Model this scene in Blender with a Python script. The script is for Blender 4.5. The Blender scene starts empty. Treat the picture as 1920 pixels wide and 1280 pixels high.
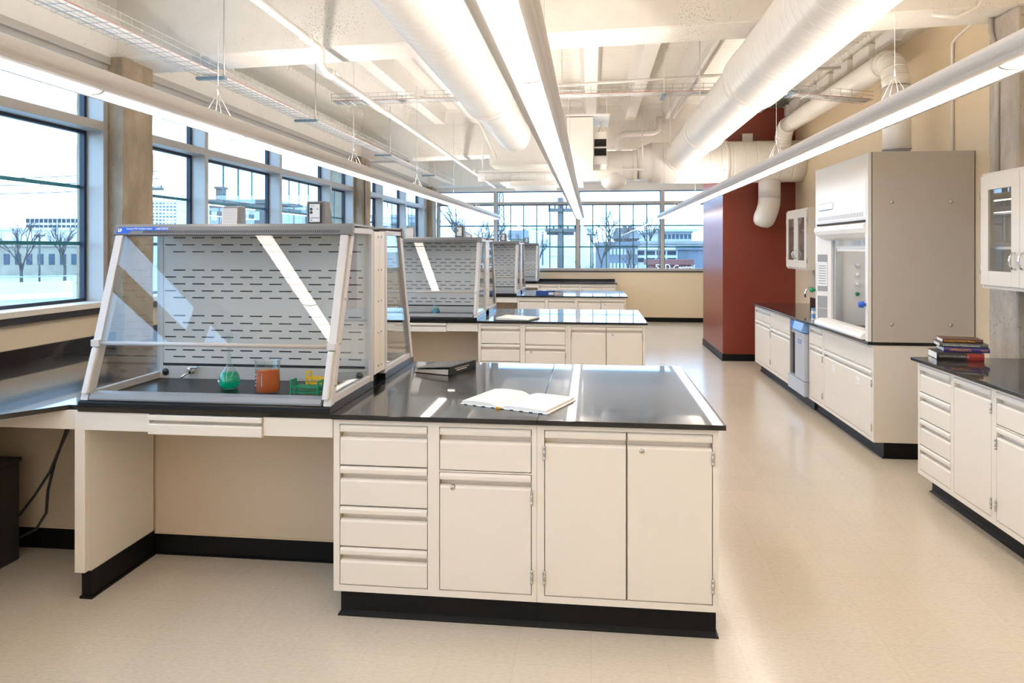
SKY = 6.5; EXPO = 0.19
import bpy, bmesh, math, random
from math import sin, cos, pi, tan, atan, radians as R
from mathutils import Vector, Matrix
random.seed(7)
SC = bpy.context.scene
COL = SC.collection

# ------------------------------------------------------------------ materials
def nodes_of(name):
    m = bpy.data.materials.new(name); m.use_nodes = True
    nt = m.node_tree
    return m, nt, nt.nodes, nt.links, nt.nodes['Principled BSDF']

def mat(name, col, rough=.5, metal=0., spec=.5, noise=0., nscale=20., bump=0., bscale=60., coat=0., stretch=(1, 1, 1), alpha=None, coat_rough=.05):
    m, nt, N, L, p = nodes_of(name)
    p.inputs['Base Color'].default_value = (*col, 1)
    p.inputs['Roughness'].default_value = rough
    p.inputs['Metallic'].default_value = metal
    p.inputs['Specular IOR Level'].default_value = spec
    if coat:
        p.inputs['Coat Weight'].default_value = coat
        p.inputs['Coat Roughness'].default_value = coat_rough
    if noise or bump:
        tc = N.new('ShaderNodeTexCoord'); mp = N.new('ShaderNodeMapping'); mp.inputs['Scale'].default_value = stretch
        L.new(tc.outputs['Object'], mp.inputs['Vector'])
    if noise:
        n = N.new('ShaderNodeTexNoise'); n.inputs['Scale'].default_value = nscale; n.inputs['Detail'].default_value = 5
        L.new(mp.outputs[0], n.inputs['Vector'])
        r = N.new('ShaderNodeValToRGB')
        r.color_ramp.elements[0].position = .3; r.color_ramp.elements[1].position = .7
        r.color_ramp.elements[0].color = (*[max(0, c * (1 - noise)) for c in col], 1)
        r.color_ramp.elements[1].color = (*[min(1, c * (1 + noise)) for c in col], 1)
        L.new(n.outputs['Fac'], r.inputs[0]); L.new(r.outputs[0], p.inputs['Base Color'])
    if bump:
        n2 = N.new('ShaderNodeTexNoise'); n2.inputs['Scale'].default_value = bscale; n2.inputs['Detail'].default_value = 4
        L.new(mp.outputs[0], n2.inputs['Vector'])
        b = N.new('ShaderNodeBump'); b.inputs['Strength'].default_value = bump; b.inputs['Distance'].default_value = .01
        L.new(n2.outputs['Fac'], b.inputs['Height']); L.new(b.outputs[0], p.inputs['Normal'])
    return m

def glass(name, tint=(1, 1, 1), ior=1.45, rough=0.):
    m, nt, N, L, p = nodes_of(name); N.remove(p)
    out = N['Material Output']
    tr = N.new('ShaderNodeBsdfTransparent'); tr.inputs[0].default_value = (*tint, 1)
    gl = N.new('ShaderNodeBsdfGlossy'); gl.inputs['Roughness'].default_value = rough
    fr = N.new('ShaderNodeFresnel')
    ge = N.new('ShaderNodeNewGeometry'); ma = N.new('ShaderNodeMath'); ma.operation = 'MULTIPLY_ADD'
    ma.inputs[1].default_value = 1 / ior - ior; ma.inputs[2].default_value = ior       # same reflectance from both sides of a pane
    L.new(ge.outputs['Backfacing'], ma.inputs[0]); L.new(ma.outputs[0], fr.inputs[0])
    mx = N.new('ShaderNodeMixShader')
    L.new(fr.outputs[0], mx.inputs[0]); L.new(tr.outputs[0], mx.inputs[1]); L.new(gl.outputs[0], mx.inputs[2])
    L.new(mx.outputs[0], out.inputs[0])
    return m

def emis(name, col, st):
    m, nt, N, L, p = nodes_of(name)
    p.inputs['Base Color'].default_value = (.8, .8, .8, 1)
    p.inputs['Emission Color'].default_value = (*col, 1); p.inputs['Emission Strength'].default_value = st
    return m

def concrete(name, c1, c2, c3, pits=.5, bump=.35, pit_scale=34., pit_col=(.16, .13, .1), streak=(1, 1, .25)):
    """weathered concrete: broad tone changes, streaks down the face, small open pits"""
    m, nt, N, L, p = nodes_of(name)
    p.inputs['Roughness'].default_value = .85
    tc = N.new('ShaderNodeTexCoord'); mp = N.new('ShaderNodeMapping'); mp.inputs['Scale'].default_value = streak
    L.new(tc.outputs['Object'], mp.inputs['Vector'])
    n = N.new('ShaderNodeTexNoise'); n.inputs['Scale'].default_value = 4; n.inputs['Detail'].default_value = 9; n.inputs['Roughness'].default_value = .65
    L.new(mp.outputs[0], n.inputs['Vector'])
    r = N.new('ShaderNodeValToRGB'); e = r.color_ramp.elements
    e[0].position = .32; e[0].color = (*c1, 1); e[1].position = .68; e[1].color = (*c3, 1)
    k = e.new(.5); k.color = (*c2, 1)
    L.new(n.outputs['Fac'], r.inputs[0])
    v = N.new('ShaderNodeTexNoise'); v.inputs['Scale'].default_value = pit_scale; v.inputs['Detail'].default_value = 3
    L.new(tc.outputs['Object'], v.inputs['Vector'])
    w = N.new('ShaderNodeTexNoise'); w.inputs['Scale'].default_value = 1.6; w.inputs['Detail'].default_value = 3
    L.new(tc.outputs['Object'], w.inputs['Vector'])
    ad = N.new('ShaderNodeMath'); ad.operation = 'MULTIPLY_ADD'; ad.inputs[1].default_value = .55
    L.new(w.outputs['Fac'], ad.inputs[0]); L.new(v.outputs['Fac'], ad.inputs[2])
    pr = N.new('ShaderNodeValToRGB'); pr.color_ramp.elements[0].position = .955 - .05 * pits; pr.color_ramp.elements[1].position = 1.0
    pr.color_ramp.elements[0].color = (0, 0, 0, 1); pr.color_ramp.elements[1].color = (pits, pits, pits, 1)
    L.new(ad.outputs[0], pr.inputs[0])
    mx = N.new('ShaderNodeMixRGB'); mx.inputs[2].default_value = (*pit_col, 1)
    L.new(pr.outputs[0], mx.inputs[0]); L.new(r.outputs[0], mx.inputs[1]); L.new(mx.outputs[0], p.inputs['Base Color'])
    b = N.new('ShaderNodeBump'); b.inputs['Strength'].default_value = bump; b.inputs['Distance'].default_value = .02
    sb = N.new('ShaderNodeMath'); sb.operation = 'SUBTRACT'
    L.new(n.outputs['Fac'], sb.inputs[0]); L.new(pr.outputs[0], sb.inputs[1])
    L.new(sb.outputs[0], b.inputs['Height']); L.new(b.outputs[0], p.inputs['Normal'])
    return m

def floor_mat():
    m, nt, N, L, p = nodes_of('vinyl_tile')
    tc = N.new('ShaderNodeTexCoord'); mp = N.new('ShaderNodeMapping'); mp.inputs['Scale'].default_value = (1, 2.6, 1)
    L.new(tc.outputs['Object'], mp.inputs['Vector'])
    n = N.new('ShaderNodeTexNoise'); n.inputs['Scale'].default_value = 40; n.inputs['Detail'].default_value = 7
    L.new(mp.outputs[0], n.inputs['Vector'])
    r = N.new('ShaderNodeValToRGB'); e = r.color_ramp.elements
    e[0].position = .3; e[0].color = (*FLOOR_A, 1); e[1].position = .72; e[1].color = (*FLOOR_B, 1)
    L.new(n.outputs['Fac'], r.inputs[0])
    br = N.new('ShaderNodeTexBrick'); br.offset = 0; br.inputs['Scale'].default_value = 1
    br.inputs['Brick Width'].default_value = .3048; br.inputs['Row Height'].default_value = .3048; br.inputs['Mortar Size'].default_value = .0012
    br.inputs['Color1'].default_value = (1, 1, 1, 1); br.inputs['Color2'].default_value = (.965, .965, .965, 1); br.inputs['Mortar'].default_value = (.86, .85, .84, 1)
    L.new(tc.outputs['Object'], br.inputs['Vector'])
    mx = N.new('ShaderNodeMixRGB'); mx.blend_type = 'MULTIPLY'; mx.inputs[0].default_value = 1
    L.new(r.outputs[0], mx.inputs[1]); L.new(br.outputs[0], mx.inputs[2]); L.new(mx.outputs[0], p.inputs['Base Color'])
    p.inputs['Roughness'].default_value = .2; p.inputs['Specular IOR Level'].default_value = .5
    n2 = N.new('ShaderNodeTexNoise'); n2.inputs['Scale'].default_value = 3.5
    L.new(tc.outputs['Object'], n2.inputs['Vector'])
    b = N.new('ShaderNodeBump'); b.inputs['Strength'].default_value = .06; b.inputs['Distance'].default_value = .02
    L.new(n2.outputs['Fac'], b.inputs['Height']); L.new(b.outputs[0], p.inputs['Normal'])
    return m

FLOOR_A = (.53, .46, .37); FLOOR_B = (.605, .54, .445)
M = {}
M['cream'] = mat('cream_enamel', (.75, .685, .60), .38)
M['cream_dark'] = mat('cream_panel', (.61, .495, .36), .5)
M['epoxy'] = mat('black_epoxy', (.010, .0095, .010), .28, spec=.075, noise=.25, nscale=90, coat=.85, coat_rough=.03)
M['pad'] = mat('black_pad', (.009, .009, .0095), .28, spec=.2)
M['cove'] = mat('black_vinyl_cove', (.006, .0055, .0055), .45, spec=.18)
M['pvc'] = mat('white_pvc', (.57, .545, .53), .4)
M['pvc_back'] = mat('grey_pvc', (.66, .64, .62), .45)
M['bar'] = mat('beige_bar', (.42, .40, .385), .35)
M['slot'] = mat('dark_slot', (.02, .02, .022), .8)
M['slot_grey'] = mat('shadowy_slot', (.06, .06, .06), .8)
M['hoodgrey'] = mat('grey_plastic', (.15, .15, .155), .45)
M['sillgrey'] = mat('satin_sill', (.20, .215, .235), .35)
M['midgrey'] = mat('mid_grey', (.30, .30, .30), .45)
M['chrome'] = mat('chrome', (.75, .75, .76), .12, metal=1)
M['nickel'] = mat('nickel', (.55, .52, .48), .35, metal=1)
M['steel'] = mat('galvanised', (.62, .63, .64), .4, metal=.8)
M['wire'] = mat('zinc_wire', (.55, .55, .54), .4, metal=.6)
M['glass'] = glass('clear_glass', (.965, .975, .97), 1.5)
M['wglass'] = glass('window_glass', (.90, .955, .965), 1.45)
M['ware'] = glass('glassware', (.94, .965, .96), 1.5)
M['label_white'] = mat('white_label', (.8, .8, .8), .5)
M['placard'] = mat('frosted_placard', (.66, .66, .65), .4)
M['blue'] = mat('blue_label', (.012, .09, .52), .35)
M['white'] = mat('white_ink', (.85, .85, .85), .5)
M['black'] = mat('black_plastic', (.015, .015, .016), .4)
M['dark'] = mat('dark_cavity', (.02, .018, .016), .7)
M['duct'] = mat('painted_duct', (.85, .82, .775), .28); M['pink'] = mat('pink_cable', (.6, .16, .13), .5)
M['ceil'] = mat('painted_deck', (.84, .81, .755), .55)
M['paintconc'] = concrete('painted_concrete', (.78, .74, .68), (.82, .785, .73), (.84, .81, .76), pits=.6, bump=.25, pit_scale=85, pit_col=(.33, .28, .22), streak=(1, 1, 1))
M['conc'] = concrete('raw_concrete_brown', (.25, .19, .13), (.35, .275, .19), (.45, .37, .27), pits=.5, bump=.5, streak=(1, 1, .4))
M['conc_grey'] = concrete('raw_concrete_grey', (.31, .275, .24), (.41, .37, .325), (.53, .49, .44), pits=.4, bump=.4, streak=(1, 1, .45))
M['lintel'] = concrete('painted_lintel', (.79, .75, .685), (.82, .785, .725), (.84, .81, .755), pits=.3, bump=.12, pit_scale=24, pit_col=(.35, .3, .24), streak=(1, 1, 1))
M['tan'] = mat('tan_paint', (.745, .62, .44), .5, bump=.04, bscale=220)
M['red'] = mat('oxblood_paint', (.19, .032, .018), .3, bump=.03, bscale=250)
M['whitewall'] = mat('white_paint', (.83, .80, .745), .6)
M['frame'] = mat('grey_aluminium', (.47, .44, .405), .42, metal=.15)
M['gasket'] = mat('dark_gasket', (.012, .02, .035), .5)
M['muntin'] = mat('teal_bar', (.02, .21, .24), .4)
M['sill'] = mat('cream_sill', (.72, .655, .57), .4)
M['sillblack'] = mat('black_sill', (.02, .02, .024), .35)
M['fixture'] = mat('fixture_paint', (.66, .62, .585), .42)
M['lens'] = emis('lit_lens', (1., .905, .815), 13.0)
M['uplens'] = emis('lit_uplight', (1., .905, .815), 27.0)
M['hood'] = mat('fume_hood_enamel', (.80, .775, .74), .3)
M['hoodside'] = mat('fume_hood_side', (.46, .415, .365), .42)
M['liner'] = mat('white_liner', (.74, .72, .69), .4)
M['appl'] = mat('blue_grey_steel', (.50, .54, .60), .36, metal=.25)
M['applblue'] = mat('blue_head', (.20, .36, .66), .4)
M['kneeblack'] = mat('black_equipment', (.018, .016, .015), .55)
M['green_p'] = mat('green_plastic', (.0, .22, .085), .35)
M['yellow_p'] = mat('yellow_plastic', (.80, .55, .01), .35)
M['paper'] = mat('paper', (.87, .85, .81), .7)
M['bluepvc'] = mat('blue_binder', (.012, .06, .27), .4)
M['redp'] = mat('red_plastic', (.5, .02, .02), .4)
M['strut'] = mat('blue_strut', (.17, .25, .31), .5)
M['wood'] = mat('tan_frame', (.45, .28, .13), .6)
FLOOR = floor_mat()

def liquid(name, col, tr=.6):
    m, nt, N, L, p = nodes_of(name)
    p.inputs['Base Color'].default_value = (*col, 1); p.inputs['Roughness'].default_value = .03
    p.inputs['Transmission Weight'].default_value = tr; p.inputs['IOR'].default_value = 1.2
    return m
M['liq_green'] = liquid('green_liquid', (.0, .80, .42))
M['liq_orange'] = liquid('orange_liquid', (.95, .21, .07), .35)
M['liq_dgreen'] = liquid('dark_green_liquid', (.0, .25, .07))
M['liq_blue'] = liquid('blue_liquid', (.02, .38, .55))

# ------------------------------------------------------------------ mesh builder
class B:
    def __init__(self): self.bm = bmesh.new(); self.mi = 0; self.sm = False
    def face(self, pts, m=None, smooth=None):
        vs = [self.bm.verts.new(p) for p in pts]
        f = self.bm.faces.new(vs); f.material_index = self.mi if m is None else m
        f.smooth = self.sm if smooth is None else smooth
        return f
    def fv(self, vs, m=None, smooth=None):
        try: f = self.bm.faces.new(vs)
        except ValueError: return None
        f.material_index = self.mi if m is None else m
        f.smooth = self.sm if smooth is None else smooth
        return f
    def box(self, x0, x1, y0, y1, z0, z1, m=None, bev=0.):
        v = [self.bm.verts.new(p) for p in ((x0, y0, z0), (x1, y0, z0), (x1, y1, z0), (x0, y1, z0), (x0, y0, z1), (x1, y0, z1), (x1, y1, z1), (x0, y1, z1))]
        fs = [self.fv([v[i] for i in q], m) for q in ((0, 3, 2, 1), (4, 5, 6, 7), (0, 1, 5, 4), (1, 2, 6, 5), (2, 3, 7, 6), (3, 0, 4, 7))]
        if bev:
            es = list({e for f in fs for e in f.edges})
            r = bmesh.ops.bevel(self.bm, geom=es, offset=bev, segments=2, affect='EDGES', profile=.6)
            for f in r['faces']: f.material_index = fs[0].material_index if fs[0].is_valid else (self.mi if m is None else m)
        return self
    def hexa(self, p, m=None):
        """8 points: bottom ring 0-3, top ring 4-7"""
        v = [self.bm.verts.new(q) for q in p]
        for q in ((0, 3, 2, 1), (4, 5, 6, 7), (0, 1, 5, 4), (1, 2, 6, 5), (2, 3, 7, 6), (3, 0, 4, 7)): self.fv([v[i] for i in q], m)
        return self
    def prism(self, prof, axis, a, b, m=None, smooth=False):
        """prof: 2D points; axis 'x': (y,z); 'y': (x,z); 'z': (x,y)"""
        def P(u, w, t): return (t, u, w) if axis == 'x' else (u, t, w) if axis == 'y' else (u, w, t)
        A = [self.bm.verts.new(P(u, w, a)) for u, w in prof]; C = [self.bm.verts.new(P(u, w, b)) for u, w in prof]
        n = len(prof)
        for i in range(n): self.fv([A[i], A[(i + 1) % n], C[(i + 1) % n], C[i]], m, smooth)
        self.fv(A[::-1], m, False); self.fv(C, m, False)
        return self
    def tube(self, pts, r, n=8, m=None, cap=True, smooth=True):
        pts = [Vector(p) for p in pts]; rings = []
        rs = r if isinstance(r, (list, tuple)) else [r] * len(pts)
        up = None
        for i, p in enumerate(pts):
            d = (pts[min(i + 1, len(pts) - 1)] - pts[max(i - 1, 0)])
            if d.length < 1e-9: d = Vector((0, 0, 1))
            d.normalize()
            if up is None:
                up = Vector((0, 0, 1)) if abs(d.z) < .9 else Vector((1, 0, 0))
            a = d.cross(up)
            if a.length < 1e-6: a = d.cross(Vector((0, 1, 0)))
            a.normalize(); b2 = a.cross(d); up = b2
            rings.append([self.bm.verts.new(p + (a * cos(2 * pi * k / n) + b2 * sin(2 * pi * k / n)) * rs[i]) for k in range(n)])
        for A, C in zip(rings, rings[1:]):
            for k in range(n): self.fv([A[k], A[(k + 1) % n], C[(k + 1) % n], C[k]], m, smooth)
        if cap: self.fv(rings[0][::-1], m, False); self.fv(rings[-1], m, False)
        return self
    def lathe(self, prof, n=32, o=(0, 0, 0), axis='z', m=None, smooth=True, close=False):
        """prof: (r, h) pairs"""
        o = Vector(o); rings = []
        for r, h in prof:
            if r < 1e-6:
                q = {'z': Vector((0, 0, h)), 'y': Vector((0, h, 0)), 'x': Vector((h, 0, 0))}[axis]
                rings.append([self.bm.verts.new(o + q)])
            else:
                ring = []
                for k in range(n):
                    c, s = r * cos(2 * pi * k / n), r * sin(2 * pi * k / n)
                    q = {'z': (c, s, h), 'y': (c, h, s), 'x': (h, c, s)}[axis]
                    ring.append(self.bm.verts.new(o + Vector(q)))
                rings.append(ring)
        for A, C in zip(rings, rings[1:]):
            for k in range(n):
                if len(A) == 1 and len(C) == 1: continue
                if len(A) == 1: self.fv([A[0], C[(k + 1) % n], C[k]], m, smooth)
                elif len(C) == 1: self.fv([A[k], A[(k + 1) % n], C[0]], m, smooth)
                else: self.fv([A[k], A[(k + 1) % n], C[(k + 1) % n], C[k]], m, smooth)
        if len(rings[0]) > 1: self.fv(rings[0][::-1], m, False)
        if len(rings[-1]) > 1: self.fv(rings[-1], m, False)
        return self
    def out(self, name, mats, parent=None, loc=None, rot=None, bevel=0.):
        bmesh.ops.recalc_face_normals(self.bm, faces=self.bm.faces[:])
        me = bpy.data.meshes.new(name); self.bm.to_mesh(me); self.bm.free()
        for k in (mats if isinstance(mats, (list, tuple)) else [mats]): me.materials.append(M[k] if isinstance(k, str) else k)
        o = bpy.data.objects.new(name, me); COL.objects.link(o)
        if parent is not None: o.parent = parent
        if loc is not None: o.location = loc
        if rot is not None: o.rotation_euler = rot
        if bevel:
            bv = o.modifiers.new('edge', 'BEVEL'); bv.width = bevel; bv.segments = 2; bv.limit_method = 'ANGLE'; bv.angle_limit = R(40)
        return o

def tag(o, label, cat, group=None):
    o['label'] = label; o['category'] = cat
    if group: o['group'] = group
    return o
def thing(name, label, cat, loc=(0, 0, 0), rz=0., group=None):
    o = bpy.data.objects.new(name, None); COL.objects.link(o); o.empty_display_size = .1
    o.location = loc; o.rotation_euler = (0, 0, rz)
    return tag(o, label, cat, group)
def struct(o):
    o['kind'] = 'structure'; return o
def sroot(name, loc=(0, 0, 0)):
    o = bpy.data.objects.new(name, None); COL.objects.link(o); o.location = loc; return struct(o)
KIDS = {}
def dup(root, loc, rz=None, label=None, group=None):
    r = root.copy(); COL.objects.link(r); r.location = loc
    if rz is not None: r.rotation_euler = (0, 0, rz)
    if label: r['label'] = label
    if group: r['group'] = group
    for c in list(root.children):
        d = c.copy(); COL.objects.link(d); d.parent = r
        for g in list(c.children):
            e = g.copy(); COL.objects.link(e); e.parent = d
    return r
def text(body, size, m, parent, loc, rot, align='LEFT', shear=0., ext=.0004, name='lettering', sx=1., valign='CENTER'):
    cu = bpy.data.curves.new(name, 'FONT'); cu.body = body; cu.size = size; cu.align_x = align; cu.align_y = valign
    cu.shear = shear; cu.extrude = ext; cu.materials.append(M[m])
    tmp = bpy.data.objects.new(name + '_curve', cu); COL.objects.link(tmp)
    bpy.context.view_layer.update()
    me = bpy.data.meshes.new_from_object(tmp.evaluated_get(bpy.context.evaluated_depsgraph_get())); me.name = name
    bpy.data.objects.remove(tmp, do_unlink=True); bpy.data.curves.remove(cu)
    o = bpy.data.objects.new(name, me); COL.objects.link(o); o.parent = parent; o.location = loc; o.rotation_euler = rot; o.scale = (sx, 1, 1)
    return o

# ------------------------------------------------------------------ camera (level, lens shifted down)
F_PX = 1300.; CY = 466.; EYE = 1.65; YAW = atan(148 / F_PX)
cam = bpy.data.cameras.new('camera'); cam.sensor_width = 36; cam.lens = F_PX / 1920 * 36; cam.shift_y = -(640 - CY) / 1920
cam.clip_start = .05; cam.clip_end = 2000
co = bpy.data.objects.new('camera', cam); COL.objects.link(co); co.location = (0, 0, EYE); co.rotation_euler = (pi / 2, 0, YAW)
SC.camera = co
def far(px, py, d):
    """point of the surroundings d metres ahead, sighted from the eye point of the photograph"""
    a = (px - 960) / F_PX; b = (CY - py) / F_PX; c, s = cos(YAW), sin(YAW)
    return Vector(((c * a - s) * d, (s * a + c) * d, EYE + b * d))
# ------------------------------------------------------------------ room shell
YB = -4.0; YF = 15.9; XL = -3.72; XR = 2.96; XG = -3.88; ZC = 3.92
b = B(); b.box(-4.1, 3.2, YB - .2, YF + .2, -.15, 0); struct(b.out('floor', FLOOR))
b = B(); b.box(XR, XR + .15, YB, YF, 0, 3.75); struct(b.out('wall_right', 'tan'))
b = B(); b.box(-4.05, XR + .15, YB - .15, YB, 0, ZC); struct(b.out('wall_back', 'whitewall'))
# under and over the strips of windows
b = B(); b.box(XG - .12, XL, YB, YF, 0, 1.19); struct(b.out('wall_left', 'tan'))
b = B(); b.box(XG - .12, XL + .02, YB, YF, 3.13, ZC); struct(b.out('trim_1', 'lintel'))
b = B(); b.box(-3.9, XR, YF, YF + .15, 0, 1.135); struct(b.out('wall_far', 'tan'))
b = B(); b.box(-3.9, XR, YF - .02, YF + .15, 2.97, ZC); b.box(2.75, XR, YF, YF + .15, 1.135, 2.97); struct(b.out('trim_2', 'whitewall'))
# black cove bases
def cove(name, x0, x1, y0, y1):
    b = B(); b.box(x0, x1, y0, y1, 0, .1, bev=.003); b.box(x0 - .006, x1 + .006, y0 - .006, y1 + .006, 0, .008); return struct(b.out(name, 'cove'))
cove('baseboard_far', -2.0, 2.94, YF - .008, YF)
cove('baseboard_right', XR - .008, XR, 9.8, 10.5)

# red painted enclosure in front of the far windows
b = B(); b.box(1.93, XR, 10.5, 12.3, 0, 3.7); struct(b.out('wall_red', 'red'))
b = B(); b.box(1.921, XR, 10.491, 10.5, 0, .1); b.box(1.921, 1.93, 10.5, 12.3, 0, .1)
b.box(1.913, XR, 10.483, 10.491, 0, .01); b.box(1.913, 1.921, 10.49, 12.3, 0, .01); struct(b.out('baseboard_red', 'cove'))

# ceiling: pans between joists, with the ribs of the metal forms
JX = [-3.0 + .6 * i for i in range(11)]
def deck_bay(b, y0, y1, step=.0175):
    xs = [-3.7] + JX + [2.96]
    n = int((y1 - y0) / step)
    for k in range(len(xs) - 1):
        a = xs[k] + (.075 if k else 0); c = xs[k + 1] - (.075 if k < len(xs) - 2 else 0)
        w = .05; zt = ZC - .04; zb = 3.64
        prev = None
        for i in range(n + 1):
            y = y0 + (y1 - y0) * i / n
            z = zt + .02 * sin(i * pi / 3)
            ee = min(1, min(y - y0, y1 - y) / .07); ee = math.sqrt(max(0, 1 - (1 - ee) ** 2))
            zz = zb + (z - zb) * ee; d = w * (.3 + .7 * ee)
            row = [b.bm.verts.new(p) for p in ((a, y, zb), (a + d * .55, y, zz - .07 * ee), (a + d * .55 + .03, y, zz), (c - d * .55 - .03, y, zz), (c - d * .55, y, zz - .07 * ee), (c, y, zb))]
            if prev:
                for q in range(5): b.fv([prev[q], prev[q + 1], row[q + 1], row[q]])
            prev = row
        if k < len(xs) - 2:
            x = xs[k + 1]; b.face(((x - .075, y0, zb), (x + .075, y0, zb), (x + .075, y1, zb), (x - .075, y1, zb)))
b = B()
deck_bay(b, 5.46, 10.88); deck_bay(b, 11.3, YF)
b.box(-4.0, 3.1, YB, YF, ZC + .02, ZC + .15)
b.box(-4.0, 3.1, YB, 5.06, 3.62, 3.72)
struct(b.out('ceiling', 'ceil'))
# cross beams of board-marked, painted concrete; their soffits rise a little to the right
def beam(name, y0, y1, z0, z1):
    b = B(); n = 30; rnd = random.Random(len(name) + int(y0 * 10)); rows = []
    for i in range(n + 1):
        t = i / n; x = -3.74 + (XR + 3.74) * t; z = z0 + (z1 - z0) * t
        j = lambda s: rnd.uniform(-s, s)
        rows.append([b.bm.verts.new(p) for p in ((x, y0, 3.95), (x, y0, z + .012), (x, y0 + .012 + j(.004), z + j(.003)), (x, y1 - .012 + j(.004), z + j(.003)), (x, y1, z + .012), (x, y1, 3.95))])
    for A, C in zip(rows, rows[1:]):
        for q in range(5): b.fv([A[q], A[q + 1], C[q + 1], C[q]])
        b.fv([A[5], A[0], C[0], C[5]])
    b.fv(rows[0]); b.fv(rows[-1][::-1])
    return struct(b.out(name, 'paintconc'))
beam('ceiling_beam', 5.06, 5.46, 3.12, 3.30)
beam('ceiling_beam', 10.88, 11.30, 3.08, 3.24)
beam('ceiling_beam', 15.55, 15.86, 3.05, 3.2)
# edge joist along the right wall with its blocks
b = B(); b.box(2.86, 2.955, 5.47, 10.87, 3.60, 3.72)
for i in range(9):
    y = 5.6 + i * .6; b.box(2.80, 2.87, y, y + .44, 3.58, 3.73, bev=.008)
struct(b.out('trim_3', 'ceil'))

# columns
def column(name, x0, x1, y0, y1, z1, m, seed):
    b = B(); n = 26; rnd = random.Random(seed)
    rows = []
    for i in range(n + 1):
        z = z1 * i / n; j = lambda: rnd.uniform(-.006, .006)
        c = .012
        rows.append([b.bm.verts.new(p) for p in ((x0 + c + j(), y0, z), (x1 - c + j(), y0 + j() * .4, z), (x1 + j() * .4, y0 + c + j(), z), (x1 + j() * .4, y1 - c + j(), z), (x1 - c + j(), y1, z), (x0 + c + j(), y1, z), (x0, y1 - c + j(), z), (x0, y0 + c + j(), z))])
    for A, C in zip(rows, rows[1:]):
        for q in range(8): b.fv([A[q], A[(q + 1) % 8], C[(q + 1) % 8], C[q]])
    b.fv(rows[0][::-1]); b.fv(rows[-1])
    return struct(b.out(name, m))
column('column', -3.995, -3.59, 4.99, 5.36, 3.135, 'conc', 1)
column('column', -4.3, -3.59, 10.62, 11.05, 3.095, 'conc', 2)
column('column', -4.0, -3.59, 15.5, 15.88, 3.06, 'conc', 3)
column('column', 2.85, 3.1, 5.02, 5.36, 3.28, 'conc_grey', 4)

# ------------------------------------------------------------------ windows
def left_window(n, ya, yb, mulls, grid, z0=1.235, zt0=2.555, zt1=2.625, zh=3.03):
    """ya..yb clear opening; mulls: y of each mullion's near face; grid: per lite True (bars both ways) / False (bars across only)"""
    w = sroot('window_%d' % n, (XL, ya, z0))
    def P(b): return b.out
    ox, oy, oz = XL, ya, z0
    T = lambda b, name, m: b.out(name, m, w, loc=(-ox, -oy, -oz))
    b = B()
    for y in mulls: b.box(XG, XL, y, y + .06, z0, zh + .04, bev=.004)
    b.box(XG, XL, ya - .0, ya + .05, z0, zh + .04); b.box(XG, XL, yb - .05, yb, z0, zh + .04)
    b.box(XG, XL - .002, ya, yb, zt0, zt1, bev=.004); b.box(XG, XL - .003, ya, yb, zh, zh + .1, bev=.004)
    b.box(XG, XL + .028, ya, yb, zh + .04, 3.128, bev=.004)
    T(b, 'frame', 'frame')
    b = B(); b.box(XG - .03, XL + .055, ya, yb, z0 - .03, z0 + .012, bev=.005); T(b, 'inner_sill', 'sill')
    b = B(); b.box(XL, XL + .04, ya, yb, z0 - .075, z0 - .031, bev=.003); T(b, 'sill_edge', 'sillblack')
    edges = [ya + .05] + [v for y in mulls for v in (y, y + .06)] + [yb - .05]
    for i in range(0, len(edges), 2):
        a, c = edges[i], edges[i + 1]
        for (p, q, up) in ((z0 + .012, zt0, False), (zt1, zh, True)):
            g = B(); g.box(XG - .004, XG + .004, a + .004, c - .004, p + .004, q - .004); T(g, 'glass_pane', 'wglass')
            k = B(); e = .024
            k.box(XG - .02, XG + .02, a, a + e, p, q); k.box(XG - .02, XG + .02, c - e, c, p, q)
            k.box(XG - .02, XG + .02, a + e, c - e, p, p + e); k.box(XG - .02, XG + .02, a + e, c - e, q - e, q)
            T(k, 'gasket', 'gasket')
            if not up:
                t = B()
                for z in (1.69, 2.125): t.box(XG - .05, XG - .025, a, c, z - .013, z + .013)
                if grid[i // 2]:
                    m = max(2, round((c - a) / .315))
                    for s in range(1, m):
                        y = a + (c - a) * s / m; t.box(XG - .045, XG - .03, y - .008, y + .008, p, q)
                T(t, 'glazing_bars', 'muntin')
    return w
left_window(1, -3.9, 4.985, [-1.5, .1, 1.7, 3.3], [False] * 5)
left_window(2, 5.365, 10.615, [6.35, 7.98, 9.6], [False, True, True, True])
left_window(3, 11.055, 15.5, [12.1, 13.68, 15.2], [False, True, True, False])
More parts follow.
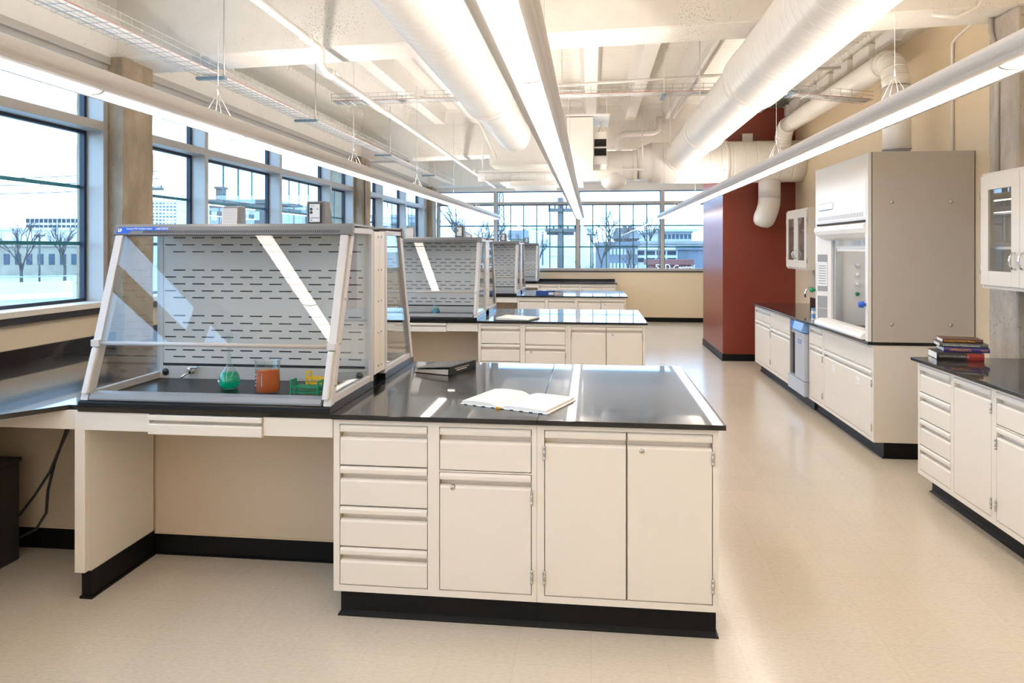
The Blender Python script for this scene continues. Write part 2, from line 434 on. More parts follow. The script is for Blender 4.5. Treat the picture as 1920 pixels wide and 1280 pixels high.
def far_window(n, xa, xb, mulls, grid, z0=1.165, zt0=2.665, zt1=2.725, zh=2.97):
    w = sroot('window_%d' % n, (xa, YF, z0)); YG = YF + .1
    T = lambda b, name, m: b.out(name, m, w, loc=(-xa, -YF, -z0))
    b = B()
    for x in mulls: b.box(x, x + .075, YF, YG, z0 - .02, zh)
    b.box(xa, xa + .05, YF, YG, z0, zh); b.box(xb - .05, xb, YF, YG, z0, zh)
    b.box(xa, xb, YF + .002, YG, zt0, zt1); b.box(xa, xb, YF + .003, YG, z0 - .02, z0 + .04)
    T(b, 'frame', 'frame')
    b = B(); b.box(xa, xb, YF - .015, YG, z0 - .045, z0 - .021); T(b, 'sill_edge', 'sillblack')
    ed = [xa + .05] + [v for x in mulls for v in (x, x + .075)] + [xb - .05]
    for i in range(0, len(ed), 2):
        a, c = ed[i], ed[i + 1]
        for (p, q, up) in ((z0 + .04, zt0, False), (zt1, zh, True)):
            g = B(); g.box(a + .003, c - .003, YG - .012, YG - .004, p + .003, q - .003); T(g, 'glass_pane', 'wglass')
            k = B(); e = .022
            k.box(a, a + e * .7, YG - .02, YG, p, q); k.box(c - e * .7, c, YG - .02, YG, p, q); k.box(a, c, YG - .021, YG, q - e, q)
            T(k, 'gasket', 'gasket')
            if not up:
                t = B()
                for z in (1.69, 2.175): t.box(a, c, YG + .01, YG + .03, z - .015, z + .015)
                if grid[i // 2]:
                    for s in range(1, 6):
                        x = a + (c - a) * s / 6; t.box(x - .012, x + .012, YG + .012, YG + .028, p, q)
                T(t, 'glazing_bars', 'muntin')
    return w
far_window(4, -3.58, 2.75, [-2.235, -.335, 1.565], [False, True, True, False])
# ------------------------------------------------------------------ steel casework
WT = .914                      # worktop height
def front_profile(z0, z1, y=0., lip=.032, ch=.023):
    zl = z1 - lip; zp = zl - ch
    return [(y + .045, z0), (y + .002, z0), (y, z0 + .003), (y, zp - .012), (y + .004, zp - .004), (y + .012, zp), (y + .032, zp), (y + .032, zl + .004),
            (y + .004, zl), (y - .003, zl + .002), (y - .0045, zl + .008), (y - .0045, z1 - .012), (y - .001, z1 - .004), (y + .004, z1), (y + .045, z1)]
def hinge(x, z, par, h=.062):
    b = B(); b.lathe([(.0, 0), (.0055, .001), (.0058, .012), (.0052, .0125), (.0052, .0205), (.0058, .021), (.0058, .041), (.0052, .0415), (.0052, .0495), (.0058, .05), (.0055, h - .001), (0, h)], n=10)
    return b.out('hinge', 'nickel', par, loc=(x, -.004, z - h / 2))
def keylock(x, z, par):
    b = B(); b.lathe([(.0, -.005), (.006, -.005), (.0075, -.004), (.0105, -.002), (.0115, .001), (.0115, .012)], n=20, axis='y')
    b.box(-.0012, .0012, -.0056, -.0049, -.0035, .0035, m=1)
    return b.out('lock', ['nickel', 'dark'], par, loc=(x, 0, z))
def make_cabinet(name, label, cat, loc, rz, width, depth, els, z0=.122, z1=.889, toe=.035, toe_x=(0, 0), group=None, top_rail=None, end_mat=None):
    """els: (kind, x0, x1, z0, z1, options); local x runs along the front, y goes back"""
    t = thing(name, label, cat, loc, rz, group)
    xs = sorted({0, width} | {round(v, 4) for e in els for v in (e[1], e[2])}); zs = sorted({z0, z1} | {round(v, 4) for e in els for v in (e[3], e[4])})
    b = B(); b.box(0.002, width - .002, .048, depth, z0, z1)
    hit = lambda x, z: any(e[1] < x < e[2] and e[3] < z < e[4] for e in els)
    # face frame: full-height stiles, then rails
    cols = []
    for a, c in zip(xs, xs[1:]):
        runs = []; s = None
        for p, q in zip(zs, zs[1:]):
            if not hit((a + c) / 2, (p + q) / 2):
                if s is None: s = p
                e_ = q
            elif s is not None: runs.append((s, e_)); s = None
        if s is not None: runs.append((s, e_))
        cols.append((a, c, runs))
    merged = []
    for a, c, runs in cols:
        if merged and merged[-1][2] == runs: merged[-1] = (merged[-1][0], c, runs)
        else: merged.append((a, c, runs))
    for a, c, runs in merged:
        for p, q in runs: b.box(a, c, 0, .0485, p, q)
    b.out('carcass', 'cream', t)
    b = B()
    b.prism([(toe, z0), (toe, .022), (toe - .004, .012), (toe - .013, .004), (toe - .013, 0), (depth - .01, 0), (depth - .01, z0)], 'x', toe_x[0], width - toe_x[1])
    for x, s, v in ((toe_x[0], -1, toe_x[0]), (width - toe_x[1], 1, toe_x[1])):
        if v: b.box(min(x, x + s * .01), max(x, x + s * .01), toe - .013, depth - .02, 0, .006)
    b.out('toe_kick', 'cove', t)
    g = .0035
    for e in els:
        k, a, c, p, q = e[:5]; o = e[5] if len(e) > 5 else {}
        if k in ('drawer', 'door'):
            if 'half' in o:
                pass
            b = B(); b.prism(front_profile(p + g, q - g, o.get('y', 0)), 'x', a + g, c - g)
            f = b.out('drawer_front' if k == 'drawer' else 'door', 'cream', t)
            if k == 'door':
                hx = a if o.get('hinge') == 'L' else c
                zz = (p + .08, q - .1) if q - p > .45 else (p + .08, q - .09)
                for z in zz: hinge(hx, z, f)
                if 'louver' in o:
                    for (lx, lz) in o['louver']:
                        l = B()
                        for i in range(4):
                            z = lz + i * .016; l.prism([(0., z), (-.0035, z + .002), (0., z + .011)], 'x', lx - .04, lx + .04)
                        l.out('louvers', 'cream', f)
            if 'lock' in o: keylock(o['lock'][0], o['lock'][1], f)
        elif k == 'panel':
            b = B(); b.box(a + g, c - g, 0, .045, p + g, q - g, bev=.002); b.out('false_panel', 'cream', t)
        elif k == 'twin':            # two half-width drawers side by side
            mid = (a + c) / 2
            for u, v in ((a, mid - .001), (mid + .001, c)):
                b = B(); b.prism(front_profile(p + g, q - g), 'x', u + g, v - g); b.out('drawer_front', 'cream', t)
    return t
ROWS4 = [(.683, .868), (.503, .683), (.321, .503), (.150, .321)]
def unit_a(label, loc, group):
    w = .911
    els = [('drawer', .028, .430, p, q) for p, q in ROWS4]
    els += [('drawer', .481, .889, .677, .868), ('door', .481, .889, .150, .672, {'hinge': 'R', 'lock': (.541, .603)})]
    return make_cabinet('drawer_cabinet', label, 'cabinet', loc, 0, w, 1.40, els, toe_x=(.022, 0), group=group)
def unit_b(label, loc, group):
    w = .765
    els = [('door', .031, .383, .150, .868, {'hinge': 'L'}), ('door', .383, .741, .150, .868, {'hinge': 'R', 'lock': (.446, .789)})]
    return make_cabinet('double_door_cabinet', label, 'cabinet', loc, 0, w, 1.40, els, toe_x=(0, .006), group=group)

BY = [2.968, 6.97, 10.78, 14.95]        # front edge of each bench's worktop
BD = 1.46
BN = ['front', 'second', 'third', 'rearmost']
place = ['the nearest bench', 'the second bench', 'the third bench', 'the rear bench by the far windows']
for i, y in enumerate(BY):
    d = BD if i < 3 else YF - y - .01
    L_a = ['four-drawer cream steel cabinet with a keyed door, under the notebook on the nearest bench', 'four-drawer cream cabinet of the second bench, under the white open binder',
           'cream drawer cabinet of the third bench, below the blue binder', 'cream drawer cabinet of the rear bench below the black backsplash'][i]
    L_b = ['cream steel cabinet with two tall doors at the aisle end of the nearest bench', 'two-door cream cabinet at the aisle end of the second bench',
           'two-door cream cabinet at the aisle end of the third bench', 'two-door cream cabinet at the aisle end of the rear bench'][i]
    if i == 0:
        UA = unit_a(L_a, (-1.1435, y + .022, 0), 'drawer cabinets of the benches'); UB = unit_b(L_b, (-.2315, y + .022, 0), 'two-door cabinets of the benches')
    elif i < 3:
        dup(UA, (-1.1435, y + .022, 0), None, L_a, 'drawer cabinets of the benches'); dup(UB, (-.2315, y + .022, 0), None, L_b, 'two-door cabinets of the benches')
    else:
        w = .911
        els = [('drawer', .028, .430, p, q) for p, q in ROWS4] + [('drawer', .481, .889, .677, .868), ('door', .481, .889, .150, .672, {'hinge': 'R'})]
        make_cabinet('drawer_cabinet', L_a, 'cabinet', (-1.1435, y + .022, 0), 0, w, d - .03, els, group='drawer cabinets of the benches')
        els = [('door', .031, .383, .150, .868, {'hinge': 'L'}), ('door', .383, .741, .150, .868, {'hinge': 'R', 'lock': (.446, .789)})]
        make_cabinet('double_door_cabinet', L_b, 'cabinet', (-.2315, y + .022, 0), 0, .765, d - .03, els, group='two-door cabinets of the benches')
    # worktop slabs
    b = B()
    b.box(-.2295, .560, y, y + d, .8915, WT, bev=.0025)
    b.box(-1.146, -.2305, y, y + d, .8915, WT, bev=.0025)
    if i == 0:
        b.prism([(-1.147, y + .012), (-1.147, y + d), (-3.66, y + d), (-3.66, 2.345), (-2.945, 2.345), (-2.445, y + .045), (-2.39, y + .045), (-2.375, y + .012)], 'z', .8915, WT)
    else:
        b.box(-2.42, -1.147, y, y + d, .8915, WT)
    if i == 3: b.box(-2.42, .535, YF - .035, YF - .012, WT, .962, bev=.002)
    t = b.out('worktop', 'epoxy')
    tag(t, ['glossy black epoxy worktop carrying the open notebook and black binder', 'glossy black worktop of the second bench, reflecting the far windows', 'black worktop of the third bench under the blue binder', 'black worktop with raised back edge against the far wall'][i], 'worktop', 'black bench worktops')
    # kneehole: end panel, back panel, apron with a pencil drawer
    k = thing('kneehole_end_panel', 'cream end panel left of the kneehole of ' + place[i], 'panel', (-2.40, y + .022, 0), 0, 'kneehole end panels')
    dd = (.512 if i < 3 else d - .04)
    b = B(); b.box(0, .052, 0, .04, .135, .889, bev=.003); b.box(0.003, .052, .04, dd, .122, .889); b.out('panel', 'cream', k)
    b = B(); b.box(.01, .058, .035, dd, 0, .128); b.box(.004, .066, .028, dd, 0, .012); b.out('base', 'cove', k)
    k = thing('kneehole_back_panel', 'cream kneehole back panel of %s' % place[i], 'panel', (-2.34, y + .552, 0), 0, 'kneehole back panels')
    b = B()
    if i < 3: b.box(-1.34 if i == 0 else 0.02, 1.19, 0, .37, .108, .889)
    else: b.box(0.02, 1.185, 0, .05, .108, .889)
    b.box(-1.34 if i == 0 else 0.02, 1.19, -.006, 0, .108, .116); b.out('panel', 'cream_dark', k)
    b = B(); b.box(-1.34 if i == 0 else 0.02, 1.19, -.006, .36 if i < 3 else .05, 0, .107); b.box(-1.34 if i == 0 else .02, 1.19, -.014, 0, 0, .008); b.out('base', 'cove', k)
    k = thing('apron_drawer_unit', 'cream apron with pencil drawer on ' + place[i], 'apron', (-2.346, y + .018, 0), 0, 'apron drawer units')
    b = B(); b.box(0, .324, 0, .025, .805, .890, bev=.002); b.out('fixed_panel', 'cream', k)
    b = B(); b.box(.874, 1.2, 0, .025, .805, .890, bev=.002); b.out('fixed_panel', 'cream', k)
    b = B(); b.prism([(.03, .797), (-.008, .797), (-.014, .801), (-.014, .842), (-.009, .847), (.018, .849), (.018, .862), (-.012, .863), (-.016, .866), (-.016, .883), (-.012, .888), (.03, .888)], 'x', .326, .872)
    b.box(.33, .868, .03, .42, .81, .885); b.out('drawer', 'cream', k)
# corner piece beyond the end panel, along the windows
k = thing('corner_apron', 'cream apron under the angled corner of the worktop by the windows', 'apron', (-2.402, 3.0, 0))
b = B(); b.box(-.56, .002, .004, .024, .802, .8915); b.out('panel', 'cream', k)
# counter along the windows: slab and back edge run on past the benches
def counter(y0, y1, label):
    t = thing('window_counter', label, 'counter', (-3.3, y0, 0), 0, 'black counters under the left windows')
    L = y1 - y0
    b = B(); b.box(-.36, .355, 0, L, .8915, WT, bev=.002); b.out('slab', 'epoxy', t)
    b = B(); b.box(-.40, .32, .02, .045, 0, .89); b.box(-.40, .32, L - .045, L - .02, 0, .89); b.box(.30, .322, .045, L - .045, .10, .89); b.out('support_and_light_block', 'cream', t)  # end supports, plus an unseen front panel added to keep light off the nook
    b = B(); b.box(-.38, .28, .05, L - .05, 0, .1); b.out('base', 'cove', t)
    return t
counter(-.5, 2.343, 'black counter under the nearest left windows')
counter(4.45, 6.96, 'black window counter between the nearest and second benches')
counter(8.45, 10.77, 'black window counter between the second and third benches')
b = B(); b.box(-3.685, -3.661, -.5, 12.2, .895, 1.003, bev=.002); tag(b.out('backsplash', 'epoxy'), 'long black backsplash along the wall below the left windows', 'backsplash')

# ------------------------------------------------------------------ right-hand runs (fronts face the aisle)
XF = 2.20
RZ = -pi / 2
# near run: four drawers + tall door, then the next unit
els = [('drawer', .028, .428, p, q) for p, q in ((.690, .870), (.510, .690), (.335, .510), (.165, .335))] + [('door', .468, .866, .165, .870, {'hinge': 'R'})]
make_cabinet('drawer_cabinet', 'cream cabinet with four drawers and a tall door at the right, under the stacked books', 'cabinet', (XF, 4.975, 0), RZ, .885, .74, els, z0=.135, toe=.10, toe_x=(-.02, 0))
els = [('drawer', .028, .46, .690, .870), ('door', .028, .46, .165, .683, {'hinge': 'L'}), ('door', .50, .9, .165, .870, {'hinge': 'R'})]
make_cabinet('drawer_cabinet', 'cream cabinet with one drawer over a door, cut off by the right edge', 'cabinet', (XF, 4.09, 0), RZ, .93, .74, els, z0=.135, toe=.10)
b = B(); b.box(2.165, XR - .01, 3.1, 5.005, .8915, WT, bev=.0025); tag(b.out('worktop', 'epoxy'), 'black worktop at the right carrying the stack of textbooks', 'worktop')
# far run: sink cabinet, narrow cabinet, hood base
G2 = 'cabinets of the right-hand fume hood run'
els = [('twin', .028, .80, .705, .865), ('door', .028, .80, .165, .700, {'hinge': 'R'}), ('panel', .815, 1.68, .680, .865), ('door', .815, 1.68, .165, .675, {'hinge': 'L'})]
make_cabinet('sink_cabinet', 'cream sink cabinet with two doors at the far end of the fume hood run', 'cabinet', (2.21, 9.71, 0), RZ, 1.70, .73, els, z0=.125, toe=.08, group=G2)
els = [('drawer', .02, .41, .69, .868), ('door', .02, .41, .155, .685, {'hinge': 'R'})]
make_cabinet('narrow_cabinet', 'narrow cream cabinet with a drawer over a door, beside the blue-grey washer', 'cabinet', (2.21, 7.365, 0), RZ, .435, .73, els, z0=.125, toe=.08, group=G2)
els = [('panel', .02, 1.15, .69, .868), ('door', .02, 1.15, .155, .685, {'hinge': 'R', 'louver': [(.28, .52), (.28, .24), (.86, .52), (.86, .24)]})]
make_cabinet('hood_base_cabinet', 'wide cream base cabinet with louvred door under the fume hood', 'cabinet', (2.21, 6.928, 0), RZ, 1.185, .735, els, z0=.125, toe=.08, toe_x=(0, .012), group=G2)
b = B(); b.box(2.165, XR - .005, 5.735, 9.74, .8915, WT, bev=.0025); tag(b.out('worktop', 'epoxy'), 'black worktop with sink running under the fume hood', 'worktop')
# ------------------------------------------------------------------ ventilation stations on the benches
HW = .605
def post_y(z): return .012 + .345 * (z - .043)
def slot_rows():
    g = []
    for z, off in ((.795, 0), (.757, 1), (.719, 0), (.619, 0), (.581, 1), (.544, 0), (.506, 1), (.469, 0), (.371, 0), (.332, 1), (.293, 0), (.255, 1), (.184, 1), (.147, 0)): g.append((z, off))
    return g
def make_vent_hood(label, loc, group):
    t = thing('ventilation_hood', label, 'ventilation hood', loc, 0, group)
    # black work surface with raised rim
    b = B(); b.prism([(-.004, 0), (-.008, .006), (-.006, .026), (0, .031), (.62, .031), (.62, 0)], 'x', -HW, HW); b.box(-HW, -HW + .02, .02, .615, .031, .037); b.box(HW - .02, HW, .02, .615, .031, .037)
    b.out('work_surface', 'pad', t, bevel=.002)
    b = B(); b.prism([(.006, .032), (.004, .042), (.016, .062), (.05, .070), (.062, .066), (.066, .032)], 'x', -HW + .045, HW - .045); b.out('front_sill', 'sillgrey', t, bevel=.003)
    zt = .805
    for s in (-1, 1):
        # slanting front post
        x0, x1 = sorted((s * HW, s * (HW - .036)))
        b = B(); f, r = (lambda z: post_y(z)), (lambda z: post_y(z) + .046)
        b.hexa([(x0, f(.032), .032), (x1, f(.032), .032), (x1, r(.032), .032), (x0, r(.032), .032), (x0, f(zt), zt), (x1, f(zt), zt), (x1, r(zt), zt), (x0, r(zt), zt)])
        xs = s * (HW - .026)
        b.hexa([(xs - .003, f(.3) - .002, .3), (xs + .003, f(.3) - .002, .3), (xs + .003, f(.3), .3), (xs - .003, f(.3), .3), (xs - .003, f(zt) - .002, zt), (xs + .003, f(zt) - .002, zt), (xs + .003, f(zt), zt), (xs - .003, f(zt), zt)], m=1)
        b.out('post', ['pvc', 'midgrey'], t, bevel=.002)
        b = B(); b.box(x0, x1, .585, .622, .032, .835, bev=.002); b.out('post', 'pvc', t)
        # lower and upper side rails
        b = B(); b.box(x0 + (.004 if s < 0 else .01), x1 - (.01 if s < 0 else .004), .05, .59, .032, .066, bev=.002); b.out('side_rail', 'pvc', t)
        b = B(); b.box(x0, x1, post_y(zt) + .02, .60, .812, .838, bev=.002); b.out('side_rail', 'pvc', t)
        # side glazing
        xg = s * (HW - .014)
        b = B(); y0, y1 = post_y(.06) + .03, post_y(.815) + .03
        b.hexa([(xg - .003, y0, .06), (xg + .003, y0, .06), (xg + .003, .59, .06), (xg - .003, .59, .06), (xg - .003, y1, .815), (xg + .003, y1, .815), (xg + .003, .59, .815), (xg - .003, .59, .815)])
        b.out('side_glass', 'glass', t)
        # grips on the lower posts
        xa, xb = sorted((s * (HW - .010), s * (HW - .040)))
        b = B(); b.hexa([(xa, f(.062) - .022, .062), (xb, f(.062) - .022, .062), (xb, f(.062) + .004, .062), (xa, f(.062) + .004, .062), (xa, f(.268) - .022, .268), (xb, f(.268) - .022, .268), (xb, f(.268) + .004, .268), (xa, f(.268) + .004, .268)])
        b.out('grip', 'pvc', t, bevel=.006)
        b = B()
        for z in (.12, .3, .5, .7): b.lathe([(0, 0), (.006, 0), (.006, .003), (0, .004)], n=10, o=(s * HW, post_y(z) + .023, z), axis='x')
        b.out('screws', 'nickel', t)
    # sash: glass, stiles, round pull bar
    za, zb = .296, .80; n = Vector((0, -1, .345)).normalized()
    def sp(x, z, o): return (x, post_y(z) - .004 - .036 * (z - za) + n.y * o, z + n.z * o)
    sash = B(); sash.hexa([sp(-.57, za, .003), sp(.57, za, .003), sp(.57, za, -.003), sp(-.57, za, -.003), sp(-.57, zb, .003), sp(.57, zb, .003), sp(.57, zb, -.003), sp(-.57, zb, -.003)])
    so = sash.out('sash', 'glass', t)
    for s in (-1, 1):
        b = B(); a, c = sorted((s * .600, s * .562))
        b.hexa([sp(a, za, .008), sp(c, za, .008), sp(c, za, -.006), sp(a, za, -.006), sp(a, zb, .008), sp(c, zb, .008), sp(c, zb, -.006), sp(a, zb, -.006)])
        b.box(a - .002, c + .002, post_y(.285) - .024, post_y(.285) + .012, .272, .304)
        b.out('sash_stile', 'pvc', so, bevel=.002)
    b = B(); y = post_y(.286) - .008; b.tube([(-.57, y, .287), (.57, y, .287)], .0105, n=14); b.out('pull_bar', 'bar', so)
    # back panel with its rows of slots, lower rail, plugs and tap
    b = B(); b.box(-.575, .575, .588, .600, .112, .83)
    for z, off in slot_rows():
        for k in range(-1, 11):
            x = -.4765 + k * .11 + (.055 if off else 0); l, h = .0355, .0034
            x0, x1 = max(x - l, -.56), min(x + l, .56)
            if x1 - x0 < .015: continue
            pts = [(x0 + h * .4, z - h), (x1 - h * .4, z - h), (x1, z - h * .5), (x1, z + h * .5), (x1 - h * .4, z + h), (x0 + h * .4, z + h), (x0, z + h * .5), (x0, z - h * .5)]
            b.face([(p[0], .5874, p[1]) for p in pts], m=1)
    b.out('slotted_back', ['pvc_back', 'slot'], t)
    b = B(); b.box(-.58, .58, .57, .60, .031, .098, bev=.002); b.box(-.57, .57, .585, .60, .098, .112, m=1); b.out('lower_back_rail', ['pvc', 'slot'], t)
    for s in (-1, 1):
        b = B(); b.lathe([(0, -.006), (.016, -.005), (.019, -.002), (.019, .01)], n=20, axis='y'); b.out('plug', 'black', t, loc=(s * .545, .569, .066))
    tap = B(); tap.lathe([(0, -.022), (.011, -.022), (.013, -.012), (.011, 0), (.016, .0), (.016, .006)], n=16, axis='y', o=(0, 0, 0))
    tap.lathe([(0, -.004), (.011, -.004), (.012, .006), (.012, .02), (.009, .026), (0, .026)], n=16, o=(0, -.02, .0))
    tap.tube([(0, -.02, .003), (-.006, -.035, -.004), (-.015, -.052, -.016), (-.02, -.06, -.024)], [.0075, .0075, .006, .005], n=10)
    tap.box(.0, .05, -.026, -.015, .02, .029, bev=.003)
    tap.out('tap', 'chrome', t, loc=(-.395, .568, .072))
    # white plenum behind
    b = B(); b.box(-HW, HW, .632, .727, .06, .828, bev=.002)
    for s in (-1, 1):
        for z in (.1, .28, .45, .62, .8): b.lathe([(0, 0), (.006, 0), (.005, .004 * s), (0, .005 * s)], n=10, o=(s * HW, .70, z), axis='x', m=1)
    for x in (-.5, .5): b.box(x - .06, x + .06, .64, .72, 0, .06, m=2)
    b.out('plenum', ['cream', 'nickel', 'black'], t)
    # grey cap with its slanted vents
    y0 = post_y(.80) - .03
    b = B(); b.prism([(y0 + .01, .788), (y0, .796), (y0 + .012, .836), (y0 + .03, .848), (y0 + .06, .849), (y0 + .06, .838), (y0 + .05, .788)], 'x', -HW - .008, HW + .008)
    b.prism([(y0 + .06, .838), (y0 + .06, .849), (.63, .846), (.63, .836)], 'x', -HW + .002, HW - .002, m=1)
    for s in (-1, 1):
        b.lathe([(0, 0), (.006, 0), (.005, .004 * s), (0, .005 * s)], n=10, o=(s * (HW + .008), y0 + .03, .808), axis='x', m=2)
    cap = b.out('cap', ['hoodgrey', 'midgrey', 'nickel'], t, loc=(0, 0, .010), bevel=.003)
    fy = lambda z: y0 + .012 * (z - .796) / .04 - .0012
    b = B()
    for k in range(96):
        x = -.455 + k * .0108
        if x > .56: break
        b.face([(x, fy(.803), .803), (x + .0042, fy(.803), .803), (x + .0102, fy(.816), .816), (x + .006, fy(.816), .816)])
    b.out('vent_slots', 'slot', cap)
    b = B(); z0, z1 = .802, .832
    q = [(-.598, z0), (-.53, z0), (-.52, .816), (-.33, .816), (-.326, .819), (-.326, .830), (-.33, .833), (-.585, .833)]
    A = [(u, fy(w) - .0004, w) for u, w in q]; b.face(A); b.out('brand_plate', 'blue', cap)
    rx = pi / 2 - atan(.012 / .04)
    text('Protector PVC Ventilation Station', .0115, 'white', cap, (-.545, fy(.8245) - .001, .8245), (rx, 0, 0), sx=.86)
    text('LABCONCO', .0145, 'white', cap, (-.39, fy(.8245) - .001, .8245), (rx, 0, 0), sx=.82)
    b = B()
    for (a, c) in (((-.588, .810), (-.584, .826)), ((-.584, .810), (-.572, .814)), ((-.579, .816), (-.570, .826))): b.face([(a[0], fy(a[1]) - .001, a[1]), (c[0], fy(a[1]) - .001, a[1]), (c[0], fy(c[1]) - .001, c[1]), (a[0], fy(c[1]) - .001, c[1])])
    b.out('emblem', 'white', cap)
    # frosted notice on the upper right of the back
    b = B(); b.box(.36, .575, .580, .584, .762, .805); b.out('notice_plate', 'placard', t)
    return t
HG = 'white ventilation hoods on the benches'
H0 = make_vent_hood('white slotted ventilation hood with blue label, nearest, holding the green flask', (-1.757, BY[0] + .002, WT), HG)
HOODS = [H0]
hl = [None, 'slotted ventilation hood on the second bench, facing front, with green beaker and blue flask inside', 'slotted ventilation hood facing front on the third bench, left of the blue binder', 'farthest slotted ventilation hood, on the rear bench by the far windows']
for i in (1, 2, 3): dup(H0, (-1.757, BY[i] + .002, WT), 0, hl[i])
rl = ['ventilation hood backing onto the nearest one, facing away, seen by its glass side', 'ventilation hood facing away behind the second bench hood', 'ventilation hood facing away behind the third bench hood']
for i in range(3): dup(H0, (-1.757, BY[i] + BD - .002, WT), pi, rl[i])

def make_control_box(label, loc, rz):
    t = thing('control_box', label, 'control box', loc, rz, 'control boxes on top of the ventilation hoods')
    b = B(); b.hexa([(-.05, 0, 0), (.05, 0, 0), (.062, .105, 0), (-.062, .105, 0), (-.05, .005, .128), (.05, .005, .128), (.05, .085, .128), (-.05, .085, .128)])
    b.out('housing', 'hoodgrey', t, bevel=.008)
    b = B(); b.box(-.036, .036, -.005, .0, .012, .118, bev=.002); b.out('bezel', 'black', t)
    f = B(); f.box(-.027, .029, -.0075, -.005, .018, .112, bev=.001); fp = f.out('face_plate', 'label_white', t)
    for z in (.085, .068):
        g = B(); g.lathe([(.006, -.001), (.0075, -.0016), (.0075, 0)], n=16, axis='y'); g.out('button', 'black', fp, loc=(-.017, -.0075, z))
    text('LABCONCO', .009, 'black', fp, (-.022, -.0078, .040), (pi / 2, 0, 0))
    for q in ((-.022, .0, .100, .103), (.013, .021, .082, .09), (-.021, -.012, .024, .031)): g = B(); g.box(q[0], q[1], -.0082, -.0075, q[2], q[3]); g.out('print', 'midgrey', fp)
    g = B(); g.box(-.046, .046, .094, .106, .012, .112, bev=.002)
    for k in range(11): g.box(-.04, .04, .1055, .1065, .018 + k * .0085, .0215 + k * .0085, m=1)
    g.out('rear_grille', ['pvc', 'midgrey'], t)
    return t
CB = make_control_box('grey control box with white face plate on top of the nearest hood', (-1.435, BY[0] + .52, WT + .857), 0)
cl = [None, 'grey control box standing on the second bench hood', 'small grey control box on the third bench hood', 'farthest grey control box, on the rear bench hood']
for i in (1, 2, 3): dup(CB, (-1.435, BY[i] + .52, WT + .857), 0, cl[i])
for i, l in enumerate(['pale grille back of a control box, turned away, above the nearest hood', 'pale control box turned away above the second bench hood', 'pale control box turned away above the third bench hood']):
    c = dup(CB, (-2.08, BY[i] + BD - .52, WT + .857), pi, l)
# ------------------------------------------------------------------ pendant light lines
FZ = 2.35
def make_fixture(label, x):
    y0 = -3.3; t = thing('linear_pendant_light', label, 'pendant light', (x, y0, FZ), 0, 'linear pendant lights')
    L = 18.6; u = 1.2
    prof = [(-.054, -.040), (-.086, -.038)] + [(-.052 - .053 * math.cos(R(a)) * 1.0, .000 + (.050 if a > 0 else .038) * math.sin(R(a))) for a in (-42, -30, -18, -6, 6, 18, 30, 42, 54, 66, 78, 90)]
    b = B(); b.prism(prof + [(-.050, .044), (.050, .044)] + [(-p, q) for p, q in prof[::-1]], 'y', 0, L); b.out('housing', 'fixture', t)
    b = B(); h = [(-.054, -.0405), (-.044, -.046), (-.024, -.0505), (0, -.052)]; lens = h + [(-p, q) for p, q in h[-2::-1]] + [(.054, -.0402), (-.054, -.0402)]
    n = int(L / u)
    for i in range(n + 1): b.prism(lens, 'y', i * u + .005, min(L - .01, (i + 1) * u - .005))
    b.out('lens', 'lens', t)
    for i in range(1, n + 1):
        b = B(); b.prism([(p * 1.01, q * 1.025 if q < -.041 else q) for p, q in lens], 'y', i * u - .008, i * u + .008); b.out('lens_joint', 'fixture', t)
    b = B()
    for i in range(n): b.box(-.046, .046, i * u + .05, (i + 1) * u - .05, .0442, .0465)
    b.out('uplight', 'uplens', t)
    for k in range(6):
        y = 1.45 + 2.25 * k - y0; zt = 3.62 - FZ; b = B()
        b.tube([(0, y, .19), (0, y, zt)], .0016, n=5); b.tube([(0, y, .17), (0, y, .215)], .005, n=6)
        for dx, dy in ((-.05, -.055), (.05, .055), (.05, -.055), (-.05, .055)): b.tube([(dx, y + dy, .046), (0, y, .18)], .0013, n=4)
        b.out('suspension_cable', 'wire', t)
    return t
make_fixture('long white pendant light hanging along the left windows', -2.09)
make_fixture('long white pendant light hanging over the middle of the benches, seen from below', -.248)
make_fixture('long white pendant light hanging over the right aisle beside the fume hood', 1.525)

# ------------------------------------------------------------------ ducts
def spiral(b, p, q, r, axis, o, pitch=.1, ridge=.003):
    prof = [(r, p)]; k = p + pitch
    while k < q - .02:
        prof += [(r, k - .014), (r, k - .005), (r - ridge, k - .0025), (r - ridge, k + .0025), (r, k + .005), (r, k + .014)]; k += pitch
    prof.append((r, q)); b.lathe(prof, n=48, o=o, axis=axis)
def collar(b, y, r, axis, o, w=.06):
    b.lathe([(r, y - w), (r + .009, y - w + .004), (r + .009, y + w - .004), (r, y + w)], n=48, o=o, axis=axis)
def elbow(b, c, r, a0, a1, R_, plane, n=7, m=0):
    """segmented elbow: centre of the bend c, bend radius R_, plane as two unit vectors"""
    u, v = Vector(plane[0]), Vector(plane[1]); c = Vector(c)
    pts = [c + u * (R_ * cos(a0 + (a1 - a0) * i / n)) + v * (R_ * sin(a0 + (a1 - a0) * i / n)) for i in range(n + 1)]
    b.tube(pts, r, n=40, m=m)
    for p, i in zip(pts[1:-1], range(1, n)):
        a = a0 + (a1 - a0) * i / n; d = (-u * sin(a) + v * cos(a)); b.tube([p - d * .006, p + d * .006], r + .004, n=40, m=m)
dt = thing('supply_duct', 'fat white spiral duct running over the left benches', 'duct', (-.88, 0, 2.95))
b = B(); spiral(b, -3.5, 5.75, .205, 'y', (0, 0, 0)); b.out('near_section', 'duct', dt)
for y in (6.3, 7.4):
    for x in (-.2, .2): b = B(); b.tube([(x, y, 0), (x, y, .695)], .006, n=6); b.out('hanger_rod', 'duct', dt)
